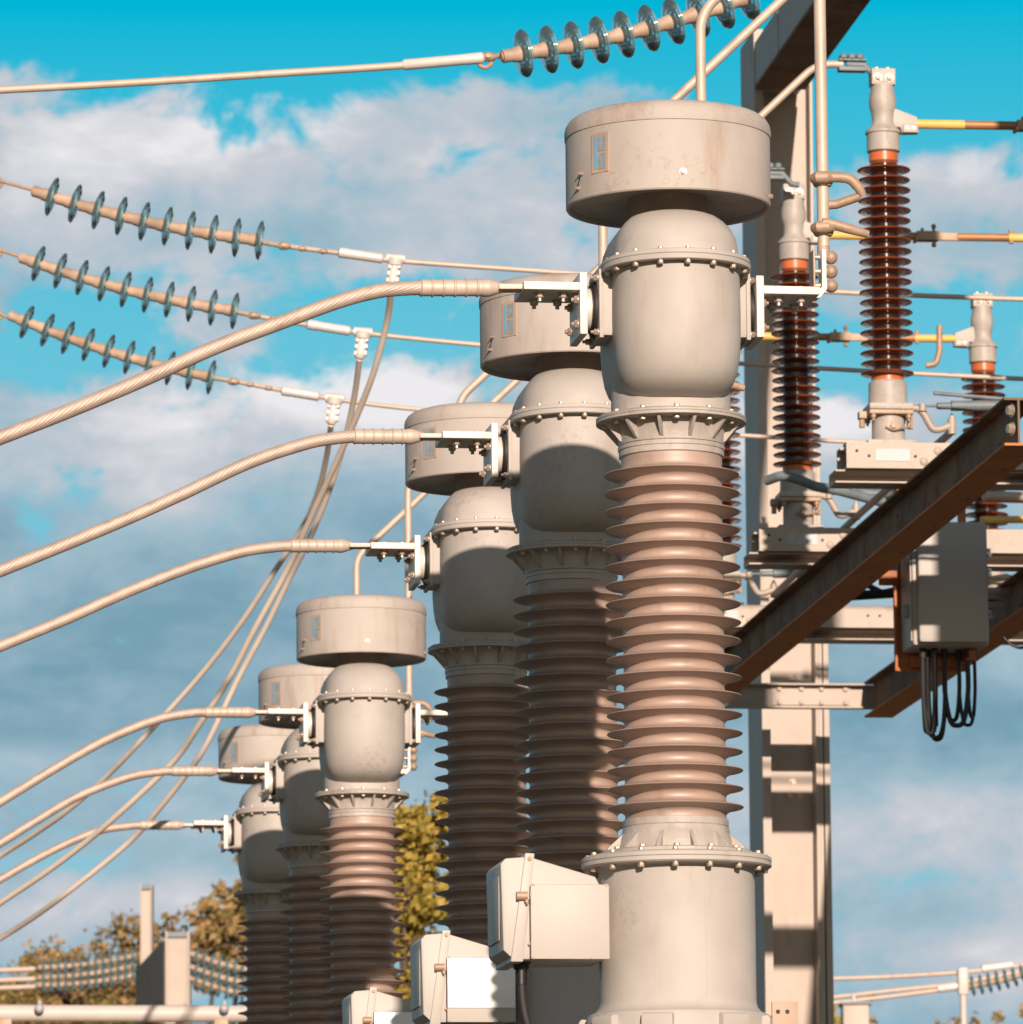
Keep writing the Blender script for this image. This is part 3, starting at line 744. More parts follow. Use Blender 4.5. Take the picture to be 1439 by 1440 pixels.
    for u in (-25, 25):
        for v in (-23, 23): mb.bolt((u * k, v * k, HD(586)), (0, 0, -1), 4 * k, 6 * k)
    mb.box((-42 * k, -8 * k, HD(590)), (-29 * k, 8 * k, HD(580)), bev=1 * k)
    mb.cyl((-37 * k, 0, HD(582)), (-37 * k, 0, HD(602)), 4 * k, 10)
    obj('bearing_flange', mb, BUSH, lc, 30)
    mb = MB(); mb.lathe([(r * k, HD(y)) for r, y in ((0, 586), (22.5, 586), (23, 600), (23, 618), (27, 627), (0, 627))], 48)
    mb.box((-34 * k, -30 * k, HD(628.5)), (34 * k, 30 * k, HD(623)), bev=1 * k); ped = obj('bearing_housing', mb, CAST, t, 30)
    mb = MB(); mb.bolt((3 * k, -22 * k, HD(602)), (0, -1, 0), 5 * k, 4 * k, False); mb.tube(smoothpts([(-8 * k, -24 * k, HD(604)), (2 * k, -27 * k, HD(609)), (14 * k, -25 * k, HD(606)), (28 * k, -12 * k, HD(602)), (32 * k, -8 * k, HD(590))], 5), 1.6 * k, 6); mb.box((26 * k, -8 * k, HD(604)), (34 * k, 0, HD(585)), bev=1 * k)
    obj('grease_pipe', mb, BUSH, ped)
    # crank
    mb = MB(); cr = [(24, 579), (36, 577), (46, 584), (54, 598), (60, 606), (70, 606), (84, 601), (90, 600)]
    c2 = smoothpts([(u * k, -20 * k, HD(y)) for u, y in cr], 4)
    mb.tube(c2, 5.2 * k, 10)
    mb.cyl((86 * k, -20 * k, HD(592)), (86 * k, -20 * k, HD(613)), 6 * k, 12); mb.cyl((44 * k, -24 * k, HD(572)), (44 * k, -24 * k, HD(582)), 5.5 * k, 12)
    mb.bolt((86 * k, -20 * k, HD(592)), (0, 0, 1), 4 * k, 5 * k)
    obj('crank_lever', mb, GALV, t, 40)
    mb = MB()
    a = Vector((46 * k, -26 * k, HD(575))); b = Vector((170 * k, -26 * k, HD(573)))
    if sg > 0:
        mb.tube([a, a + (b - a) * .14, a + (b - a) * .15, a + (b - a) * .3, a + (b - a) * .31, b], [1.8 * k, 1.8 * k, 4.6 * k, 5 * k, 7.3 * k, 7.3 * k], 14)
        obj('coupling_rod', mb, BLUG, t)
    return t
pA = make_post(1); pB = make_post(-1)
pl = [pA, copy_tree(pA), pB, copy_tree(pA)]
dl = ['tallest brown ribbed disconnector post, its yellow arm reaching the right edge', 'brown disconnector post standing in front of the steel column', 'short-looking brown disconnector post at the right edge under the bus wire', 'brown disconnector post mostly hidden behind the nearest transformer']
for o, P, l in zip(pl, DST, dl): o.location = (P.x, P.y, 0); o['label'] = l
# far-side partner posts outside the frame that carry the frames' other end
for i in (0, 1):
    c = copy_tree(pB); c.location = (DST[i].x + UV.x * 1.93, DST[i].y + UV.y * 1.93, 0)
    c['label'] = ('partner post of the tallest disconnector, beyond the right edge', 'partner post of the disconnector before the column, beyond the right edge')[i]

# base channels
def make_base():
    k = KD
    t = thing('steel_channel_frame', '', 'steel base', (D0.x, D0.y, 0), URZ, 'steel base channels under the disconnectors')
    zt, zb = HD(628.8), HD(665)
    L0, L1 = -.285, 2.22
    mb = MB(); mb.box((L0, -.17, zb), (L1, -.155, zt)); mb.box((L0, -.155, zt - .012), (L1, -.05, zt)); mb.box((L0, -.155, zb), (L1, -.09, zb + .012))
    mb.cut(); mb.box((L0 - .0, .155, zb), (L1, .17, zt)); mb.box((L0, .05, zt - .012), (L1, .155, zt)); mb.box((L0, .09, zb), (L1, .155, zb + .012))
    obj('channel', mb, GALV, t, 0)
    mb = MB(); mb.box((L0 + .02, -.05, zt - .02), (L0 + .3, .05, zt - .003)); mb.cut(); mb.box((L1 - .3, -.05, zt - .02), (L1 - .1, .05, zt - .003)); obj('spacer_plate', mb, GALV, t, 0)
    mb = MB(); zz = zb - .0025
    mb.box((L0 - .06, -.12, zz - .010), (L1, .11, zz)); mb.box((L0 - .06, -.12, zz - .078), (L1, .11, zz - .068)); mb.box((L0 - .06, .10, zz - .0678), (L1, .11, zz - .0102))
    obj('support_channel', mb, GALV, t, 0)
    mb = MB(); mb.box((-26 * k, -.174, HD(655)), (22 * k, -.1705, HD(638))); obj('rating_plate', mb, SILV, t, 0)
    mb = MB()
    for u, y in ((-52, 641), (-35, 648), (30, 648), (240, 645), (260, 645)):
        mb.cut(); mb.lathe([(2.2 * k, 0), (2.2 * k, .6 * k), (0, .6 * k)], 12, Matrix.Translation((u * k, -.1702, HD(y))) @ Matrix.Rotation(math.pi / 2, 4, 'X'))
    obj('hole', mb, DARK, t)
    mb = MB()
    for u, y in ((42, 655), (62, 640), (350, 640)):
        mb.cut(); mb.lathe([(6 * k, 0), (5.5 * k, 1.5 * k), (3 * k, 2.6 * k), (0, 3 * k)], 16, Matrix.Translation((u * k, -.1702, HD(y))) @ Matrix.Rotation(math.pi / 2, 4, 'X'))
    obj('rivet', mb, GALV, t)
    return t
bs = make_base()
bl = ['light steel base channel with silver plate under the tallest disconnector post', 'steel base channel with silver plate in front of the column', 'farthest steel base channel, behind the grey drive cabinet']
for i, P in enumerate((DST[0], DST[1], DST[3])):
    c = bs if i == 0 else copy_tree(bs); c.location = (P.x, P.y, 0); c['label'] = bl[i]

# rods
def rod(name, lab, cat, pts, r, m, group=None, seg=12, bend=0):
    P = [Vector(p) for p in pts]
    t = MB(); q = bendpts(P, bend) if bend else P
    t.tube([p - P[0] for p in q], r, seg)
    o = obj(name, t, m); o.location = P[0]; tag(o, lab, cat, group); return o
Rz = Matrix.Rotation(URZ, 3, 'Z')
def crankpt(P): return Vector((P.x, P.y, 0)) + Rz @ Vector((86 * KD, -20 * KD, HD(609)))
c1, c2, c4 = crankpt(DST[0]), crankpt(DST[1]), crankpt(DST[3])
rod('interphase_rod', 'grey drive rod between the tallest post and the post before the column', 'drive rod', [c1, c2], .024, GALV, 'drive rods between disconnector phases')
rod('interphase_rod', 'grey drive rod running on behind the nearest transformer', 'drive rod', [c2 + (c4 - c2) * .01, c4], .024, GALV, 'drive rods between disconnector phases')
rod('earthing_blade', 'thin dark parallel bars pointing left beside the short-looking post', 'earthing blade', [PY(1313, 553, 34.4), PY(1470, 566, 34.5)], .012, BLUG, 'dark earthing blades')
rod('earthing_blade', 'thin dark bar pointing left below the first base channel', 'earthing blade', [PY(1182, 680, 37.5), PY(1330, 690, 37.6)], .012, BLUG, 'dark earthing blades')
rod('earth_lead', 'pale grey lead wrapped round the foot of the post before the column', 'earth lead', [PY(1078, 676, 37.2), PY(1100, 668, 37.1), PY(1125, 675, 37.1), PY(1145, 684, 37.2), PY(1180, 690, 37.3), PY(1240, 706, 37.5), PY(1330, 722, 37.6)], .032, BLUG, bend=.04)

# ------------------------------------------------------------------ tubular jumpers from the right terminals
def make_tube():
    k = K
    t = thing('tubular_conductor', '', 'tubular conductor', (CTS[0].x, CTS[0].y, 0), CTROT, 'tubular conductors rising from the right terminals')
    ux = 221 * k
    # end of the tube at the disconnector opposite (fourth transformer <-> first post)
    loc = Matrix.Rotation(-CTROT, 3, 'Z') @ (Vector((D0.x, D0.y, 0)) + Rz @ Vector((-60 * KD, 0, 0)) - Vector((CTS[3].x, CTS[3].y, 0)))
    ze = HD(92)
    zb = ZH + 590 * k
    P = [Vector((ux, 0, H(343))), Vector((ux, 0, zb)), Vector((loc.x - .14, loc.y * .95, ze)), Vector((loc.x + .02, loc.y, ze))]
    mb = MB(); mb.tube(bendpts(P, .09, 10), 8.6 * k, 20); obj('tube', mb, ALUC, t)
    # flattened foot and clamp
    mb = MB(); mb.tube([(ux, 0, H(343.5)), (ux - 1 * k, 0, H(352)), (ux - 2 * k, 0, H(362))], [9.5 * k, 8.5 * k, 4.5 * k], 16); ft = obj('tube_foot', mb, GALV, t)
    x0 = 214 * k
    mb = MB(); mb.box((x0 + 1.5 * k, -14 * k, H(404)), (x0 + 8 * k, 14 * k, H(349)), bev=1 * k)
    mb.prism([(200 * k, H(410)), (200 * k, H(419)), (x0 - 2 * k, H(417)), (x0 + 8 * k, H(405)), (x0 + 8 * k, H(392)), (x0 + 1.6 * k, H(392)), (x0 + 1.6 * k, H(402)), (x0 - 6 * k, H(408.5))], 'y', -14.5 * k, 14.5 * k)
    cl = obj('clamp_strap', mb, ALU, t, 30)
    mb = MB(); mb.box((x0 - 11 * k, -16 * k, H(406)), (x0 - 8.5 * k, 16 * k, H(350)), bev=.5 * k); obj('back_plate', mb, BUSH, cl, 30)
    mb = MB()
    for y in (358, 378, 398): mb.cut(); mb.cyl((x0 - 10 * k, 0, H(y)), (x0 + 14 * k, 0, H(y)), 4 * k, 12)
    obj('bolt', mb, BOLT, cl)
    for y in (358, 378, 398):
        mb = MB(); mb.ball((x0 + 17 * k, 0, H(y)), 9.8 * k, seg=20); mb.cyl((x0 + 8 * k, 0, H(y)), (x0 + 12 * k, 0, H(y)), 7 * k, 16); obj('corona_ball', mb, BUSH, cl)
    # two arcing horn arms
    for i, (y, pts) in enumerate(((248, [(0, -12, 248), (22, -12, 247), (38, -12, 250), (50, -11, 262), (56, -9, 272)]), (318, [(-4, -13, 312), (12, -14, 314), (35, -14, 320), (62, -10, 326)]))):
        mb = MB()
        T = Matrix.Translation((ux, 0, H(y)))
        mb.lathe([(8.7 * k, -10 * k), (12 * k, -10 * k), (14.5 * k, -6 * k), (14.5 * k, 6 * k), (12 * k, 10 * k), (8.7 * k, 10 * k)], 24, T)
        mb.tube([(ux - 14 * k, -3 * k, H(y)), (ux - 9 * k, -13 * k, H(y)), (ux + 3 * k, -15 * k, H(y)), (ux + 12 * k, -12 * k, H(y))], [7 * k, 9 * k, 9 * k, 6 * k], 12)
        cc = obj('tube_clamp', mb, BUSH, t, 40)
        mb = MB(); sp = smoothpts([(ux + a * k, b * k, H(c)) for a, b, c in pts], 5); n = len(sp)
        mb.tube(sp, [(7.5 if j < n * .6 else 7.5 - 2.2 * (j / n - .6) * 2.5) * k for j in range(n)], 12)
        if i == 0: mb.tube([(ux, 8 * k, H(283)), (ux + 20 * k, 4 * k, H(282)), (ux + 52 * k, -6 * k, H(272))], 6.5 * k, 10)
        obj('horn_arm', mb, BUSH, cc, 40)
    # end clamp at the disconnector
    mb = MB(); e = P[3]
    mb.box((e.x - .03, e.y - .035, e.z - .045), (e.x + .14, e.y + .035, e.z - .018), bev=.006); mb.box((e.x - .03, e.y - .035, e.z + .018), (e.x + .14, e.y + .035, e.z + .03), bev=.004)
    for i in range(3):
        for v in (-.022, .022): mb.ball((e.x + .0 + .05 * i, e.y + v, e.z + .043), .024)
    mb.tube([(e.x + .02, e.y, e.z), (e.x + .13, e.y, e.z), (e.x + .19, e.y, e.z - .07), (e.x + .24, e.y, e.z - .075)], .02, 10)
    obj('end_clamp', mb, BLUG, t, 40)
    return t
tb = make_tube()
tl = ['tall vertical tube with two horn arms beside the nearest transformer, at right', 'vertical tube rising behind the nearest transformer head', 'tube seen between two heads whose upper length slants to the top edge', 'tube behind the third head ending at the tallest disconnector post', 'thin vertical tube right of the free-standing fourth head', 'tube rising above the free-standing fourth head, bending to the right']
for i in range(6):
    c = tb if i == 0 else copy_tree(tb); c.location = (CTS[i].x, CTS[i].y, 0); c['label'] = tl[i]

# ------------------------------------------------------------------ steel frame under the disconnectors
F = Matrix((UV, ROWV, Vector((0, 0, 1)))).transposed().to_4x4()
def frame_at(P, z=None):
    m = F.copy(); m.translation = (P.x, P.y, P.z if z is None else z); return m
ZT = HD(665) - .0025 - .078           # top of the long beams
TA = PZ(1282, 672, ZT)                # a point on beam A's left top edge
def longbeam(P, lab, s0, s1, w=.215, h=.265, plates=True):
    t = thing('steel_beam', lab, 'steel beam', (P.x, P.y, 0), URZ, 'long rusty beams under the disconnectors')
    z1 = P.z; z0 = z1 - h; T = .014
    mb = MB()
    mb.box((0, s0, z1 - T), (w, s1, z1))
    mb.box((w * .35, s0, z0 + T), (w * .35 + .012, s1, z1 - T))
    bm = obj('web', mb, RUST, t, 0)
    mb = MB(); mb.box((0, s0, z0), (w, s1, z0 + T - .0002)); obj('bottom_flange', mb, RUSTF, t, 0)
    mb = MB()
    for i in range(int((s1 - s0) / 1.05)):
        y = s0 + .5 + i * 1.05
        mb.cut(); mb.lathe([(.014, 0), (.014, .002), (0, .002)], 10, Matrix.Translation((w * .35 - .0015, y, (z0 + z1) / 2 + (.04 if i % 2 else -.05))) @ Matrix.Rotation(-math.pi / 2, 4, 'Y'))
        mb.cut(); mb.lathe([(.011, 0), (.011, .002), (0, .002)], 10, Matrix.Translation((w * .72, y + .3, z0 - .002)))
    obj('hole', mb, DARK, t)
    return t
# beam ends worked out from the near and far cross members
bA = longbeam(TA, 'long rusty brown beam running diagonally from the upper right, in front of the base channels', -2.75, 9.0)
TBp = PZ(1214, 960, ZT)
far_s = (TBp - TA).dot(ROWV); far_u = (TBp - TA).dot(UV)
TB0 = TA + UV * far_u; TB0.z = ZT
bB = longbeam(TB0, 'rusty brown beam at lower right behind the hanging grey cabinet', -2.75, far_s - .01)
# far cross member with splice plate
t = thing('cross_member', 'short horizontal steel channel with bolted plate tying the two rusty beams at the column', 'steel channel', (TA.x + ROWV.x * far_s, TA.y + ROWV.y * far_s, 0), URZ)
z1 = ZT; z0 = z1 - .2
mb = MB(); mb.box((.0, .012, z0), (far_u + .14, .024, z1 - .015)); mb.box((.0, -.07, z1 - .027), (far_u - .003, .011, z1 - .015)); mb.box((0, -.07, z0), (far_u - .003, .011, z0 + .012)); obj('channel', mb, GALV, t, 0)
mb = MB(); mb.box((far_u - .70, -.002, z0 + .03), (far_u - .10, .0105, z1 - .02)); pt = obj('splice_plate', mb, GALV, t, 0)
mb = MB()
for u in (.66, .44, .24, -.0):
    for zz in (z0 + .05, z1 - .05): mb.cut(); mb.bolt((far_u - .14 - u * .76, -.002, zz), (0, -1, 0), .019, .02, False)
obj('bolt', mb, GALV, pt)
# near cross member
t = thing('cross_member', 'bolted steel angle closing the near end of the rusty beam at the right edge', 'steel channel', (TA.x - ROWV.x * 2.765, TA.y - ROWV.y * 2.765, 0), URZ)
mb = MB(); mb.box((.12, .002, ZT - .265), (far_u + .6, .014, ZT - .001)); mb.box((.12, -.10, ZT - .013), (far_u + .6, .002, ZT)); obj('channel', mb, GALV, t, 0)
mb = MB()
for dz in (.07, .17): mb.cut(); mb.bolt((.05, .04, ZT - dz), (-1, -.2, 0), .03, .03, False); mb.cut(); mb.bolt((.17, .0, ZT - dz), (0, -1, 0), .026, .02, False)
obj('bolt', mb, BOLT, t)

# ------------------------------------------------------------------ main steel column and gantry girder
YC = 45.2
def colpt(px, py): return PY(px, py, YC)
def column():
    b = colpt(1047, 1100); s = scl(b)
    t = thing('steel_column', 'big tapered steel column with recessed web behind the disconnectors', 'steel column', (b.x, b.y, 0), URZ)
    inv = (Matrix.Translation(t.location) @ Matrix.Rotation(URZ, 4, 'Z')).inverted()
    ztop = colpt(1050, 100).z; zhi = colpt(1050, 57).z
    def X(px, py): q = inv @ colpt(px, py); return q.x
    zr = [colpt(1050, y).z for y in (100, 1100)]
    def lin(pa, pb, z):   # edge through (pa at row 100) and (pb at row 1100)
        xa, xb = X(pa, 100), X(pb, 1100); f = (z - zr[1]) / (zr[0] - zr[1]); return xb + (xa - xb) * f
    def slab(mb, a0, a1, b0, b1, v0, v1, zb, zt):
        lo = [lin(a0, a1, zb), lin(b0, b1, zb)]; hi = [lin(a0, a1, zt), lin(b0, b1, zt)]
        vs = [(lo[0], v0, zb), (lo[1], v0, zb), (lo[1], v1, zb), (lo[0], v1, zb), (hi[0], v0, zt), (hi[1], v0, zt), (hi[1], v1, zt), (hi[0], v1, zt)]
        mb.add(vs, [(3, 2, 1, 0), (4, 5, 6, 7), (0, 1, 5, 4), (1, 2, 6, 5), (2, 3, 7, 6), (3, 0, 4, 7)])
    mb = MB(); slab(mb, 1050, 1062, 1063, 1074, -.38, .30, 0, zhi); obj('left_flange', mb, GALV, t, 0)
    mb = MB(); slab(mb, 1063.3, 1074.3, 1131.7, 1141.5, -.10, -.085, 0, ztop); obj('web', mb, GALV, t, 0)
    mb = MB(); slab(mb, 1132, 1142, 1136, 1146, -.26, .30, 0, ztop); obj('right_flange', mb, GALV, t, 0)
    mb = MB(); slab(mb, 1137, 1146.5, 1141, 1152, -.25, -.10, 0, colpt(1050, 640).z); mb.cut(); slab(mb, 1141.5, 1154, 1146, 1162, -.25, -.08, 0, colpt(1050, 890).z); obj('cable_duct', mb, GALV, t, 0)
    mb = MB()
    for px_, py in ((1108, 1120), (1123, 1121), (1113, 1100), (1110, 955), (1122, 955)):
        q = inv @ colpt(px_, py); mb.cut(); mb.bolt((q.x, -.10, q.z), (0, -1, 0), .022, .02, False)
    obj('bolt', mb, BOLT, t)
    mb = MB()
    for zz in (1.0, 3.0):
        pass
    mb.box((lin(1050, 1062, 0) - .1, -.45, 0), (lin(1136, 1146, 0) + .1, .4, .25), bev=.02); obj('footing', mb, CONC, t, 30)
    return t
column()
q0 = PY(1066, 116, YC - .5); q1 = PY(1134, 116, YC - .5)
t = thing('gantry_girder', 'large box girder on top of the column, slanting out of the top edge', 'girder', (q0.x, q0.y, 0), URZ)
hh = (PY(1066, 55, YC - .5) - q0).length; ww = (q1 - q0).length
mb = MB(); mb.box((0, -15.5, q0.z), (ww, .55, q0.z + hh)); obj('girder', mb, GALV, t, 0)
mb = MB(); mb.box((-.01, -15.5, q0.z - .03), (ww + .01, .1, q0.z - .003)); obj('underside_shade', mb, RUST, t, 0)  # dark brown sheet that paints in the shade of the girder's underside
mb = MB()
for s_ in (-1, 1):
    for v in range(8): mb.cut(); mb.box((-.006 if s_ < 0 else ww + .0005, -15 + v * 2, q0.z + .01), (-.0005 if s_ < 0 else ww + .006, -14.95 + v * 2, q0.z + hh - .01))
obj('stiffener', mb, GALV, t, 0)
mb = MB(); zz = q0.z + hh * .4; gx = ww
mb.cyl((gx, -6.8, zz - .1), (gx + .18, -6.8, zz - .12), .03, 10); mb.bolt((gx + .1, -6.8, zz - .13), (0, 0, -1), .04, .05); mb.box((gx, -6.9, zz - .05), (gx + .12, -6.7, zz + .02))
obj('hook_bracket', mb, BUSH, t, 30)
# the far leg of the portal (outside the frame)
t = thing('steel_column', 'matching steel column carrying the near end of the girder, beyond the right edge', 'steel column', (q0.x - ROWV.x * 15, q0.y - ROWV.y * 15, 0), URZ)
mb = MB(); mb.box((0, -.3, 0), (ww, .3, q0.z - .003), bev=.01); obj('shaft', mb, GALV, t, 30)
mb = MB(); mb.box((-.15, -.45, 0), (ww + .15, .45, .25), bev=.02); obj('footing', mb, CONC, t, 30)
# supports of the beams outside the frame
t = thing('steel_column', 'plain steel post holding the near ends of the rusty beams, beyond the right edge', 'steel column', (TB0.x - ROWV.x * 2.7 + UV.x * .5, TB0.y - ROWV.y * 2.7 + UV.y * .5, 0), URZ)
mb = MB(); mb.box((-.1, -.12, 0), (.12, .12, ZT - .27), bev=.01); obj('shaft', mb, GALV, t, 30)
mb = MB(); mb.box((-.3, -.3, 0), (.3, .3, .2), bev=.02); obj('footing', mb, CONC, t, 30)

# ------------------------------------------------------------------ drive cabinet
YB = 36.7
b0 = PY(1290, 905, YB); s = scl(b0)
t = thing('drive_cabinet', 'beige-grey drive cabinet hanging from the rusty beam with black cables below', 'cabinet', (b0.x, b0.y, b0.z), URZ)
W, Hh, Dp = 99 * s, 172 * s, .42
mb = MB(); mb.box((0, -.07, 0), (W, 0, Hh), bev=.028); dr = obj('door', mb, GBOX, t, 40)
mb = MB(); mb.box((-.028, .002, -.012), (W + .02, Dp, Hh + .012), bev=.03); bd = obj('body', mb, GBOX, t, 40)
mb = MB(); mb.box((-.036, .02, .02), (-.027, .06, Hh - .02), bev=.004); obj('edge_rib', mb, GBOX, bd, 40)
mb = MB(); T = Matrix.Translation((-.03, .14, 50 * s)) @ Matrix.Rotation(-math.pi / 2, 4, 'Y'); mb.lathe([(.045, 0), (.045, .02), (.035, .03), (0, .03)], 20, T)
for i in range(3): mb.box((-.006, -.04, .028), (.006, .04, .036), T @ Matrix.Rotation(i * math.pi / 3, 4, 'Z'))
obj('vent_plug', mb, SILV, t, 40)
mb = MB()
for z_ in (40, 100, 128): mb.cut(); mb.cyl((W + .018, .05, z_ * s), (W + .05, .05, z_ * s), .014, 10); mb.cyl((W + .018, .05, (z_ + 7) * s), (W + .045, .05, (z_ + 7) * s), .014, 10)
obj('hinge', mb, SILV, t)
mb = MB(); mb.box((-.07, Dp + .003, -.12), (W * .93, Dp + .02, Hh * .62), bev=.006); mb.box((-.07, Dp - .03, -.12), (-.055, Dp + .0, Hh * .62)); mb.box((-.16, Dp - .02, Hh * .56), (-.02, Dp + .03, Hh * .68), bev=.01)
mb.box((.02, Dp - .08, -.10), (W * .9, Dp - .004, -.03), bev=.01); mb.box((W * .74, .1, -.09), (W * .9, .25, -.02), bev=.01); fr = obj('mounting_frame', mb, RUSTU, t, 30)
mb = MB()
for u in (-.03, W - .08): mb.cut(); mb.box((u, Dp + .021, Hh * .1), (u + .05, Dp + .05, Hh + .45))
obj('hanger', mb, RUSTU, fr, 0)
mb = MB()
gl = [(.055, .12), (.10, .2), (.13, .12), (.20, .16), (.30, .2), (.34, .12), (.40, .2)]
for u, v in gl: mb.cut(); mb.cyl((u, v, -.012), (u, v, -.075), .022, 12)
obj('cable_gland', mb, DARK, t)
for a, b, dep, r in ((0, 2, .52, .011), (1, 3, .55, .013), (1, 2, .50, .015), (3, 5, .46, .014), (3, 4, .42, .012), (0, 1, .50, .013), (2, 2, .47, .014), (5, 6, .40, .010), (4, 6, .45, .010), (0, 3, .54, .010)):
    dep *= .93; A = Vector((gl[a][0], gl[a][1], -.07)); B = Vector((gl[b][0], gl[b][1], -.07))
    mb = MB(); mb.tube(smoothpts([A, A + Vector((.0, 0, -dep * .5)), A * .8 + B * .2 + Vector((0, 0, -dep * .92)), A * .5 + B * .5 + Vector((0, 0, -dep)), A * .2 + B * .8 + Vector((0, 0, -dep * .92)), B + Vector((0, 0, -dep * .5)), B], 6), r * 1.15, 10); obj('cable', mb, BLKC, t)
# drive shaft and small items round the cabinet
rod('drive_shaft', 'dark horizontal shaft entering the left side of the grey cabinet', 'drive shaft', [PY(1195, 838, 38.6), PY(1275, 833, 38.6)], .032, DARK)
rod('torque_arm', 'short dark flat bar just above the drive shaft left of the cabinet', 'lever', [PY(1218, 822, 38.8), PY(1240, 833, 38.7), PY(1275, 826, 38.7)], .02, DARK)
rod('cable_bundle', 'pale bundled cables coming out right of the grey cabinet', 'cable', [PY(1388, 832, 38.9), PY(1408, 832, 38.9), PY(1430, 824, 38.9), PY(1470, 808, 39)], .03, ALUC, bend=.05)
rod('support_rail', 'short pale rail sticking out right of the grey cabinet', 'rail', [PY(1385, 850, 39), PY(1434, 850, 39)], .018, WPIPE)
rod('support_rail', 'lower thick pale rail sticking out right of the grey cabinet', 'rail', [PY(1385, 840, 38.98), PY(1437, 841, 38.98)], .009, WPIPE)
rod('loose_wire', 'black wire loop hanging at the right edge below the rusty beam', 'wire', [PY(1411, 896, 38), PY(1420, 906, 38), PY(1436, 912, 38), PY(1452, 905, 38)], .010, BLKC, bend=.03)

# bars at far right, another phase behind
rod('contact_bar', 'pale horizontal bar crossing the lower ribs of the short-looking post', 'contact bar', [PY(1383, 697, 40.6), PY(1500, 700, 40.9)], .034, ALUC)
rod('contact_bar', 'orange horizontal bar above the grey cabinet at the right edge', 'contact bar', [PY(1380, 731, 40.6), PY(1500, 730, 40.9)], .026, YEL)
rod('contact_bar', 'thin orange bar directly under the pale horizontal bar', 'contact bar', [PY(1383, 703.5, 40.75), PY(1500, 706.5, 41)], .014, ORNG)
rod('hanging_contact', 'hook-shaped contact hanging from the arm left of the short-looking post', 'contact', [PY(1321, 458, 41.2), PY(1321, 495, 41.2), PY(1316, 512, 41.2), PY(1302, 514, 41.2)], .022, BUSH, bend=.03)

# ------------------------------------------------------------------ glass strings and bus wires
def make_disc(tilt):
    pass
def string(lab, p0, p1, n, Y0, Y1, link, wire, cap0=True, dia=.255, group='glass insulator strings', label_w=None, wr=.016, sleeve=None, small=False, rodpts=None, seg=28):
    """p0/p1 photo points of the first and last disc; link: pts on to the wire clamp"""
    A, B = PY(*p0, Y0), PY(*p1, Y1); 
    t = thing('insulator_string', lab, 'insulator string', A, 0, group)
    sag = -(B - A).length * .025
    pts = []
    for i in range(n):
        f = i / (n - 1); pts.append(A.lerp(B, f) + Vector((0, 0, sag * 4 * f * (1 - f))))
    for i, p in enumerate(pts):
        d = (pts[min(i + 1, n - 1)] - pts[max(i - 1, 0)]).normalized()
        q = d.to_track_quat('Z', 'Y').to_matrix().to_4x4(); M = Matrix.Translation(p) @ q
        R_ = dia / 2; g = MB()
        g.lathe([(.03, -.010), (R_ * .55, -.012), (R_ * .93, .004), (R_, .016), (R_ * .97, .020), (R_ * .9, .012), (R_ * .78, .014), (R_ * .76, .030), (R_ * .72, .030), (R_ * .68, .010), (R_ * .55, .008), (R_ * .52, .022), (R_ * .47, .022), (R_ * .44, .004), (.03, .006)], seg, M)
        obj('glass_disc', g, GLASS, t, 40, world=True)
        c = MB(); pl_ = (pts[1] - pts[0]).length
        c.lathe([(0, -pl_ * .80), (.022, -pl_ * .80), (.024, -pl_ * .75), (.035, -pl_ * .74), (.037, -pl_ * .70), (.036, -pl_ * .36), (.040, -pl_ * .32), (.043, -.024), (.047, -.008), (.032, .0), (.032, .014), (.020, .02), (.020, pl_ * .22), (0, pl_ * .22)], 16, M)
        obj('metal_cap', c, OLDINS, t, 40, world=True)
    if rodpts:
        m2 = MB(); m2.tube([PY(x, y, Y0) for x, y in rodpts] , .011, 8); obj('link_rod', m2, BUSH, t, world=True)
        m2 = MB(); pr = PY(rodpts[0][0] + 4, rodpts[0][1] + 1, Y0)
        if not small: m2.tube([pr + Vector((.036 * math.cos(a) - .03, .01, .036 * math.sin(a) - .01)) for a in [i * .42 for i in range(16)]], .012, 8); obj('shackle_ring', m2, BUSH, t, world=True)
    return t, A, B
def wire(lab, pts, Y0, Y1, r, m=ALUC, group='bus wires', sleeves=(), shack=()):
    n = len(pts); P = [PY(x, y, Y0 + (Y1 - Y0) * i / (n - 1)) for i, (x, y) in enumerate(pts)]
    t = thing('bus_wire', lab, 'wire', P[0], 0, group)
    mb = MB(); mb.tube(smoothpts(P, 8), r, 12, lobes=0); obj('conductor', mb, m, t, world=True)
    for (x0, y0, x1, y1, rr) in sleeves:
        a, b = PY(x0, y0, Y0), PY(x1, y1, Y0); mb = MB()
        mb.tube([a, a.lerp(b, .03), a.lerp(b, .22), a.lerp(b, .24), a.lerp(b, .96), b], [rr * .6, rr * 1.05, rr * 1.05, rr, rr, rr * .6], 16); obj('compression_sleeve', mb, WHT, t, world=True)
    for (x, y, rr) in shack:
        c = PY(x, y, Y0); mb = MB(); mb.tube([c - Vector((rr * 1.6, 0, 0)), c - Vector((rr * .8, 0, 0)), c, c + Vector((rr * .8, 0, 0)), c + Vector((rr * 1.6, 0, 0))], [rr * .4, rr * .9, rr, rr * .9, rr * .4], 12); mb.cyl(c - Vector((0, rr * 1.3, 0)), c + Vector((0, rr * 1.3, 0)), rr * .45, 10); obj('shackle', mb, BUSH, t, world=True)
    return t
string('glass disc insulator string slanting at the top edge left of the girder', (733, 76), (1048, -2), 10, 31.0, 31.45, None, None, dia=.262, rodpts=[(686, 82), (700, 80), (733, 76)])
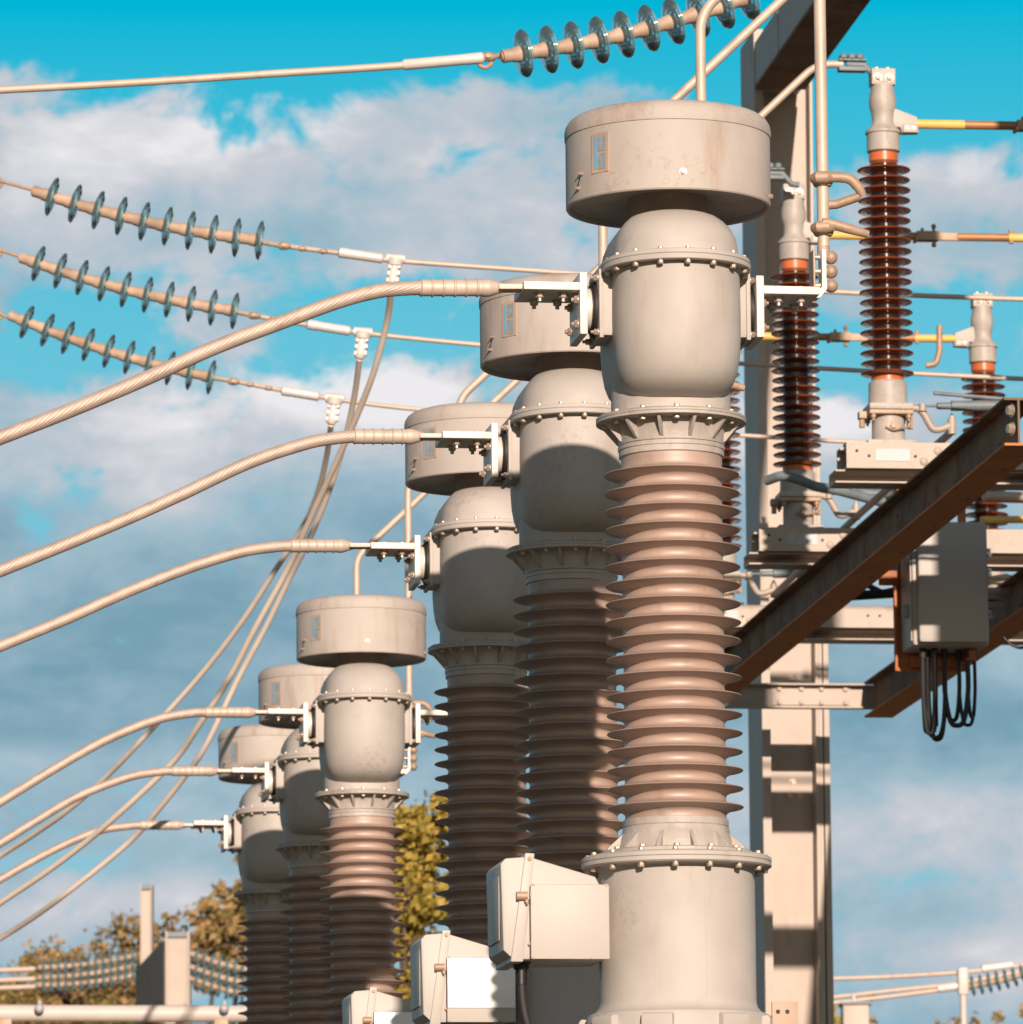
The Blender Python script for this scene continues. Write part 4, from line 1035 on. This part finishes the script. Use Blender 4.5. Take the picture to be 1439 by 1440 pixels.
wire('bus wire at the top left leading to the uppermost glass string', [(-60, 130), (0, 127), (200, 116), (400, 103), (565, 92.5), (686, 81)], 31.0, 31.0, .021, sleeves=[(682, 81.5, 565, 92, .030)], shack=[(687, 80.5, .028), (704, 79, .018)])
string('upper of the three teal glass strings at the left edge', (71, 276), (363, 338), 10, 36.5, 36.5, None, None, rodpts=[(-3, 254), (20, 260), (45, 267), (71, 276)])
wire('bus wire from the upper left glass string towards the right', [(363, 340), (400, 346), (478, 356), (560, 367), (780, 383), (1000, 400), (1200, 412), (1439, 421), (1600, 425)], 36.5, 37.5, .0165, sleeves=[(476, 355, 540, 364, .032)], shack=[(400, 346, .027), (425, 350, .018), (455, 354, .018)])
string('middle of the three teal glass strings at the left edge', (52, 370), (328, 437), 10, 39.2, 39.2, None, None, rodpts=[(-3, 351), (10, 355), (25, 360), (52, 370)])
wire('bus wire from the middle left glass string towards the right', [(328, 438), (358, 444), (433, 457), (515, 469), (675, 485), (900, 502), (1150, 518), (1439, 533), (1600, 539)], 39.2, 40.2, .0165, sleeves=[(432, 456, 494, 466, .033)], shack=[(358, 444, .027), (385, 448, .018), (412, 453, .018)])
string('lowest of the three teal glass strings at the left edge', (36, 452), (295, 530), 10, 41.4, 41.4, None, None, rodpts=[(-3, 440), (8, 445), (15, 448), (36, 452)])
wire('bus wire from the lowest left glass string towards the right', [(295, 531), (329, 536), (397, 549), (475, 562), (600, 577), (900, 602), (1150, 619), (1439, 634), (1600, 640)], 41.4, 42.4, .0165, sleeves=[(396, 549, 450, 558, .034)], shack=[(329, 537, .027), (352, 541, .018), (378, 546, .018)])
# droppers with T clamps
def dropper(lab, top, pts, Y, Y2, w=13.5):
    s = scl(PY(top[0], top[1], Y)); c = PY(top[0], top[1], Y); e = PY(pts[0][0], pts[0][1], Y)
    t = thing('dropper_wire', lab, 'wire', c, 0, 'dropper wires with white T clamps')
    mb = MB()
    mb.tube([c - Vector((13 * s, 0, -1.0 * s)), c + Vector((13 * s, 0, -1.0 * s))], 6.5 * s, 14)
    dn = (e - c).normalized()
    mb.tube([c, c + dn * 10 * s, c + dn * 11 * s, c + dn * 22 * s, c + dn * 23 * s, e - dn * 3 * s, e + dn * 0 * s], [12 * s, 10 * s, 6.6 * s, 6.6 * s, 7.2 * s, 7.2 * s, 5 * s], 14)
    for f in (.3, .55, .8):
        p = c.lerp(e, f); mb.box((p.x - 9 * s, p.y - 5 * s, p.z - 3 * s), (p.x + 9 * s, p.y + 5 * s, p.z + 3 * s), bev=1 * s)
    obj('t_clamp', mb, WHT, t, 40, world=True)
    n = len(pts); P = [PY(x, y, Y + (Y2 - Y) * i / (n - 1)) for i, (x, y) in enumerate(pts)]
    mb = MB(); mb.tube(smoothpts(P, 10), .021, 12); obj('conductor', mb, PALE, t, world=True)
    return t
dropper('dropper wire hanging from the white T clamp on the upper bus wire', (557, 364), [(551, 402), (545, 450), (527, 520), (505, 578), (480, 635), (455, 690), (430, 745), (405, 800), (360, 882), (322, 955), (280, 1020), (245, 1070), (172, 1140), (120, 1185), (60, 1230), (0, 1270), (-80, 1325)], 36.5, 41)
dropper('dropper wire hanging from the white T clamp on the middle bus wire', (511, 467), [(506, 505), (500, 550), (490, 600), (475, 655), (455, 712), (432, 765), (408, 812), (375, 880), (335, 955), (290, 1048), (260, 1092), (220, 1142), (180, 1186), (100, 1251), (50, 1288), (0, 1320), (-80, 1370)], 39.2, 43.5)
dropper('dropper wire hanging from the white T clamp on the lowest bus wire', (471, 560), [(466, 597), (460, 640), (448, 690), (428, 738), (390, 798), (340, 875), (280, 952), (200, 1040), (150, 1092), (95, 1140), (50, 1172), (0, 1204), (-80, 1255)], 41.4, 46)

# ------------------------------------------------------------------ white tube bus at the lower left
Yt = 47.5
a, b = PY(-120, 1424, Yt), PY(520, 1426, Yt)
t = thing('support_tube', 'thick white horizontal tube along the bottom left edge', 'tube', a, 0)
mb = MB(); mb.tube([a, b], 12 * scl(a), 28); obj('tube', mb, WPIPE, t, world=True)
for px_ in (56, 316):
    mb = MB(); c = PY(px_, 1418, Yt - .12); mb.ball(c, .04); mb.cyl(c, c + Vector((0, .02, .06)), .018, 10); obj('clamp_bolt', mb, SILV, t, world=True)
for px_ in (8, 312, 500):
    mb = MB(); c = PY(px_, 1436, Yt); mb.box((c.x - .06, c.y - .07, c.z - .12), (c.x + .06, c.y + .05, c.z + .02), bev=.02); obj('saddle', mb, BUSH, t, 40, world=True)
for px_ in (8, 500):
    c = PY(px_, 1445, Yt)
    mb = MB(); mb.box((-.06, -.06, 0), (.06, .06, c.z - .12), bev=.005); o = obj('support_post', mb, GALV); o.location = (c.x, c.y, 0)
    tag(o, 'thin steel post under the %s end of the white horizontal tube, below the frame' % ('left' if px_ < 100 else 'right'), 'post')
rod('yellow_tube', 'yellow tube just below the thick white one at the bottom edge', 'tube', [PY(18, 1446, Yt + .1), PY(430, 1447, Yt + .1)], .042, YEL)

# ------------------------------------------------------------------ distant yard, lower left
YF = 82
def distant_col(x0, x1, ytop, lab, Y, dp=.5):
    a, b = PY(x0, ytop, Y), PY(x1, ytop, Y); w = b.x - a.x
    t = thing('steel_column', lab, 'steel column', (a.x, a.y, 0), 0, 'distant steel columns')
    mb = MB(); f = w * .09
    mb.box((0, 0, 0), (f, dp, a.z)); mb.cut(); mb.box((w - f, 0, 0), (w, dp, a.z)); obj('flange', mb, GALV, t, 0)
    mb = MB(); mb.box((f + .001, .05, 0), (w - f - .001, .08, a.z - .08)); obj('web', mb, GALV, t, 0)
    mb = MB(); mb.box((f + .001, 0, a.z - .079), (w - f - .001, .4, a.z - .01)); obj('cap_plate', mb, BLUG, t, 0)
    mb = MB(); mb.box((-.3, -.2, 0), (w + .3, dp + .2, .3), bev=.03); obj('footing', mb, CONC, t, 30)
distant_col(198, 214, 1242, 'tall thin distant steel column, left of its shorter neighbour', YF)
distant_col(233, 267, 1309, 'short broad distant steel column with dark top, at lower left', YF - 4)
g0, g1 = PY(193, 1402, YF - 2), PY(232, 1335, YF - 4)
t = thing('gantry_girder', 'distant dark grey girder slanting between the two distant columns', 'girder', g0, 0)
mb = MB(); D_ = (g1 - g0); qq = Matrix.Translation(g0)
mb.add([g0 + Vector((0, -.3, -.4)), g0 + Vector((0, .3, -.4)), g0 + Vector((0, .3, .35)), g0 + Vector((0, -.3, .35)), g1 + Vector((0, -.3, -.9)), g1 + Vector((0, .3, -.9)), g1 + Vector((0, .3, .1)), g1 + Vector((0, -.3, .1))], [(3, 2, 1, 0), (4, 5, 6, 7), (0, 1, 5, 4), (1, 2, 6, 5), (2, 3, 7, 6), (3, 0, 4, 7)])
obj('girder', mb, DSTL, t, 0, world=True)

for i, (y0, y1, w_) in enumerate(((1361, 1344, 'upper'), (1375, 1358, 'middle'), (1386, 1371, 'lower'))):
    string('%s of the distant glass strings left of the thin column' % w_, (62, y0 - 1), (188, y1), 13, YF - 1, YF - 1, None, None, dia=.255, group='distant glass insulator strings', small=True, rodpts=[(48, y0 + 1), (62, y0)], seg=14)
    wire('%s distant wire reaching the lower left edge' % w_, [(-40, y0 + 4), (0, y0 + 3), (50, y0 + 1)], YF - 1, YF - 1, .036, ALUC, 'distant bus wires')
    string('%s of the distant glass strings right of the broad column' % w_, (276, y0 - 18 + i * 5), (352, y0 + i * 5 + 3), 8, YF - 6, YF - 6, None, None, dia=.255, group='distant glass insulator strings', small=True, rodpts=[(267, y0 - 20 + i * 5), (276, y0 - 18 + i * 5)], seg=14)
# distant yard, lower right
for i, (pts, w_) in enumerate((([(1160, 1376), (1250, 1373), (1360, 1366), (1440, 1356), (1500, 1346)], 'upper'), ([(1160, 1403), (1250, 1393), (1340, 1383), (1440, 1365), (1500, 1352)], 'middle'), ([(1160, 1411), (1250, 1401), (1350, 1388)], 'lower'))):
    wire('%s of three pale distant wires at lower right' % w_, pts, 70, 70, .026, ALUC, 'distant bus wires', sleeves=[(1318, 1390, 1350, 1386, .05)] if i == 2 else [(1380, 1362, 1425, 1356, .05)] if i == 0 else [])
string('distant glass string at the lower right edge', (1366, 1386), (1460, 1362), 9, 70, 70, None, None, group='distant glass insulator strings', small=True, rodpts=[(1352, 1388), (1366, 1386)], seg=14)
c = PY(1353, 1364, 70); mb = MB(); mb.cyl((0, 0, 0), (0, 0, c.z - .15), .04, 12); t = thing('dropper_post', 'thin pale vertical post crossing the distant wires at lower right', 'post', (c.x, c.y - .05, 0)); obj('post', mb, WPIPE, t)
mb = MB(); mb.box((-.06, -.06, c.z - .3), (.06, .06, c.z + .03), bev=.03); obj('clamp', mb, WPIPE, t, 40)
c = PY(1185, 1412, 66); s = scl(c); t = thing('transformer_top', 'small distant grey housing with a stub on top at the lower right', 'housing', (c.x, c.y, 0))
mb = MB(); mb.box((0, 0, 1.2), (37 * s, .5, c.z), bev=.02); obj('housing', mb, GALV, t, 30)
mb = MB(); mb.box((-.02, -.03, c.z + .001), (38 * s + .02, .53, c.z + .03)); obj('lid', mb, BLUG, t, 0)
mb = MB(); mb.cyl((17 * s, .2, c.z + .03), (17 * s, .2, c.z + 16 * s), 3 * s, 12); obj('stub', mb, WPIPE, t)
mb = MB()
for u in (.03, 37 * s - .09): mb.cut(); mb.box((u, .1, 0), (u + .06, .4, 1.2))
obj('leg', mb, GALV, t, 0)

# ------------------------------------------------------------------ trees
def tree(lab, base, height, crown_r, crown_z0, leaf, seed, n=5200, ls=.16, shape='round', sparse=0.0, clump=.75, group='trees beyond the yard'):
    rnd = random.Random(seed)
    t = thing('tree', lab, 'tree', base, 0, group)
    mb = MB(); ht = height
    pts = [Vector((0, 0, 0))]
    for i in range(1, 8): pts.append(Vector((rnd.uniform(-.15, .15) * i * .3, rnd.uniform(-.15, .15) * i * .3, ht * .92 * i / 7)))
    mb.tube(smoothpts(pts, 4), [max(.24 * (1 - j / 29) ** 1.0, .02) for j in range(29)], 8)
    tips = []
    nb = 26
    for i in range(nb):
        z = crown_z0 + (ht * .95 - crown_z0) * ((i + .3) / nb); f = (z - crown_z0) / (ht - crown_z0)
        rr = crown_r * (math.sin(math.pi * min(max(.18 + f * .80, 0), 1)) ** .7 if shape == 'round' else (1 - f) ** .75 * .95 + .08) * rnd.uniform(.65, 1.08)
        a = i * 2.399 + rnd.uniform(-.3, .3)
        st = pts[min(int(z / ht / .92 * 7), 7)].copy(); st.z = z - rr * .35
        e = Vector((math.cos(a) * rr, math.sin(a) * rr, z + (rr * .15 if shape == 'round' else -rr * .1)))
        mid = st.lerp(e, .5) + Vector((0, 0, rr * .12))
        mb.tube([st, mid, e], [.07, .045, .015], 6, cap=False)
        for g in (.35, .6, .82, 1.0): tips.append((st.lerp(e, g), .28 + .22 * (1 - g)))
        for _ in range(2): tips.append((mid.lerp(e, rnd.uniform(.3, 1)) + Vector((rnd.gauss(0, .3), rnd.gauss(0, .3), rnd.gauss(0, .25))), .3))
    obj('trunk', mb, BARK, t, 60)
    if sparse: tips = [q for q in tips if rnd.random() > sparse]
    mb = MB()
    cs = crown_r * .30 * clump
    for _ in range(n):
        c, w_ = rnd.choice(tips)
        p = c + Vector((rnd.gauss(0, cs * .55), rnd.gauss(0, cs * .55), rnd.gauss(0, cs * .42)))
        s_ = ls * rnd.uniform(.55, 1.25)
        ax = Vector((rnd.gauss(0, 1), rnd.gauss(0, 1), rnd.gauss(0, 1))).normalized(); bx = ax.orthogonal().normalized(); cx = ax.cross(bx)
        o = len(mb.v); mb.v += [p - bx * s_ * .5, p + cx * s_ * .32, p + bx * s_ * .5, p - cx * s_ * .32]; mb.f.append((o, o + 1, o + 2, o + 3))
    obj('crown', mb, leaf, t, 0)
    return t
def tpos(px, ytop, Y):
    p = PY(px, ytop, Y); return Vector((p.x, p.y, 0)), p.z
for (px_, yt, Y, rpx, leaf, seed, lab, kw) in (
    (85, 1296, 112, 66, LEAF_OR, 3, 'autumn tree at the far left behind the distant wires', dict(n=3800, sparse=.42, ls=.12)),
    (25, 1352, 118, 50, LEAF_OL, 4, 'low olive tree in the bottom left corner', dict(n=3500)),
    (205, 1264, 110, 62, LEAF_OR, 5, 'rounded autumn tree behind the tall thin distant column', dict(n=3800, sparse=.42, ls=.12)),
    (150, 1345, 122, 55, LEAF_OL, 14, 'low olive tree between two autumn trees at lower left', dict(n=3600)),
    (305, 1236, 104, 58, LEAF_OR, 6, 'sparse russet tree left of the farthest transformer', dict(n=2000, sparse=.5)),
    (340, 1205, 106, 44, LEAF_OR, 16, 'thin-topped russet tree just behind the farthest transformer', dict(n=1800, sparse=.5)),
    (598, 1078, 66, 92, LEAF_GN, 7, 'yellow-green tree seen between the middle transformers', dict(n=12000, shape='cone', ls=.12, sparse=.15, clump=.62)),
    (1176, 1408, 100, 20, LEAF_GN, 8, 'small yellowish tree beside the foot of the steel column', dict(n=1500)),
    (1330, 1430, 105, 40, LEAF_OR, 9, 'tree top just showing at the lower right edge', dict(n=2500)),
    (1425, 1428, 105, 35, LEAF_OR, 10, 'tree top in the bottom right corner', dict(n=2500))):
    b_, h_ = tpos(px_, yt, Y); r_ = rpx * Y / FPX
    tree(lab, b_, h_, r_, max(h_ - r_ * (4.6 if kw.get('shape') == 'cone' else 2.6), 1.5), leaf, seed, **kw)
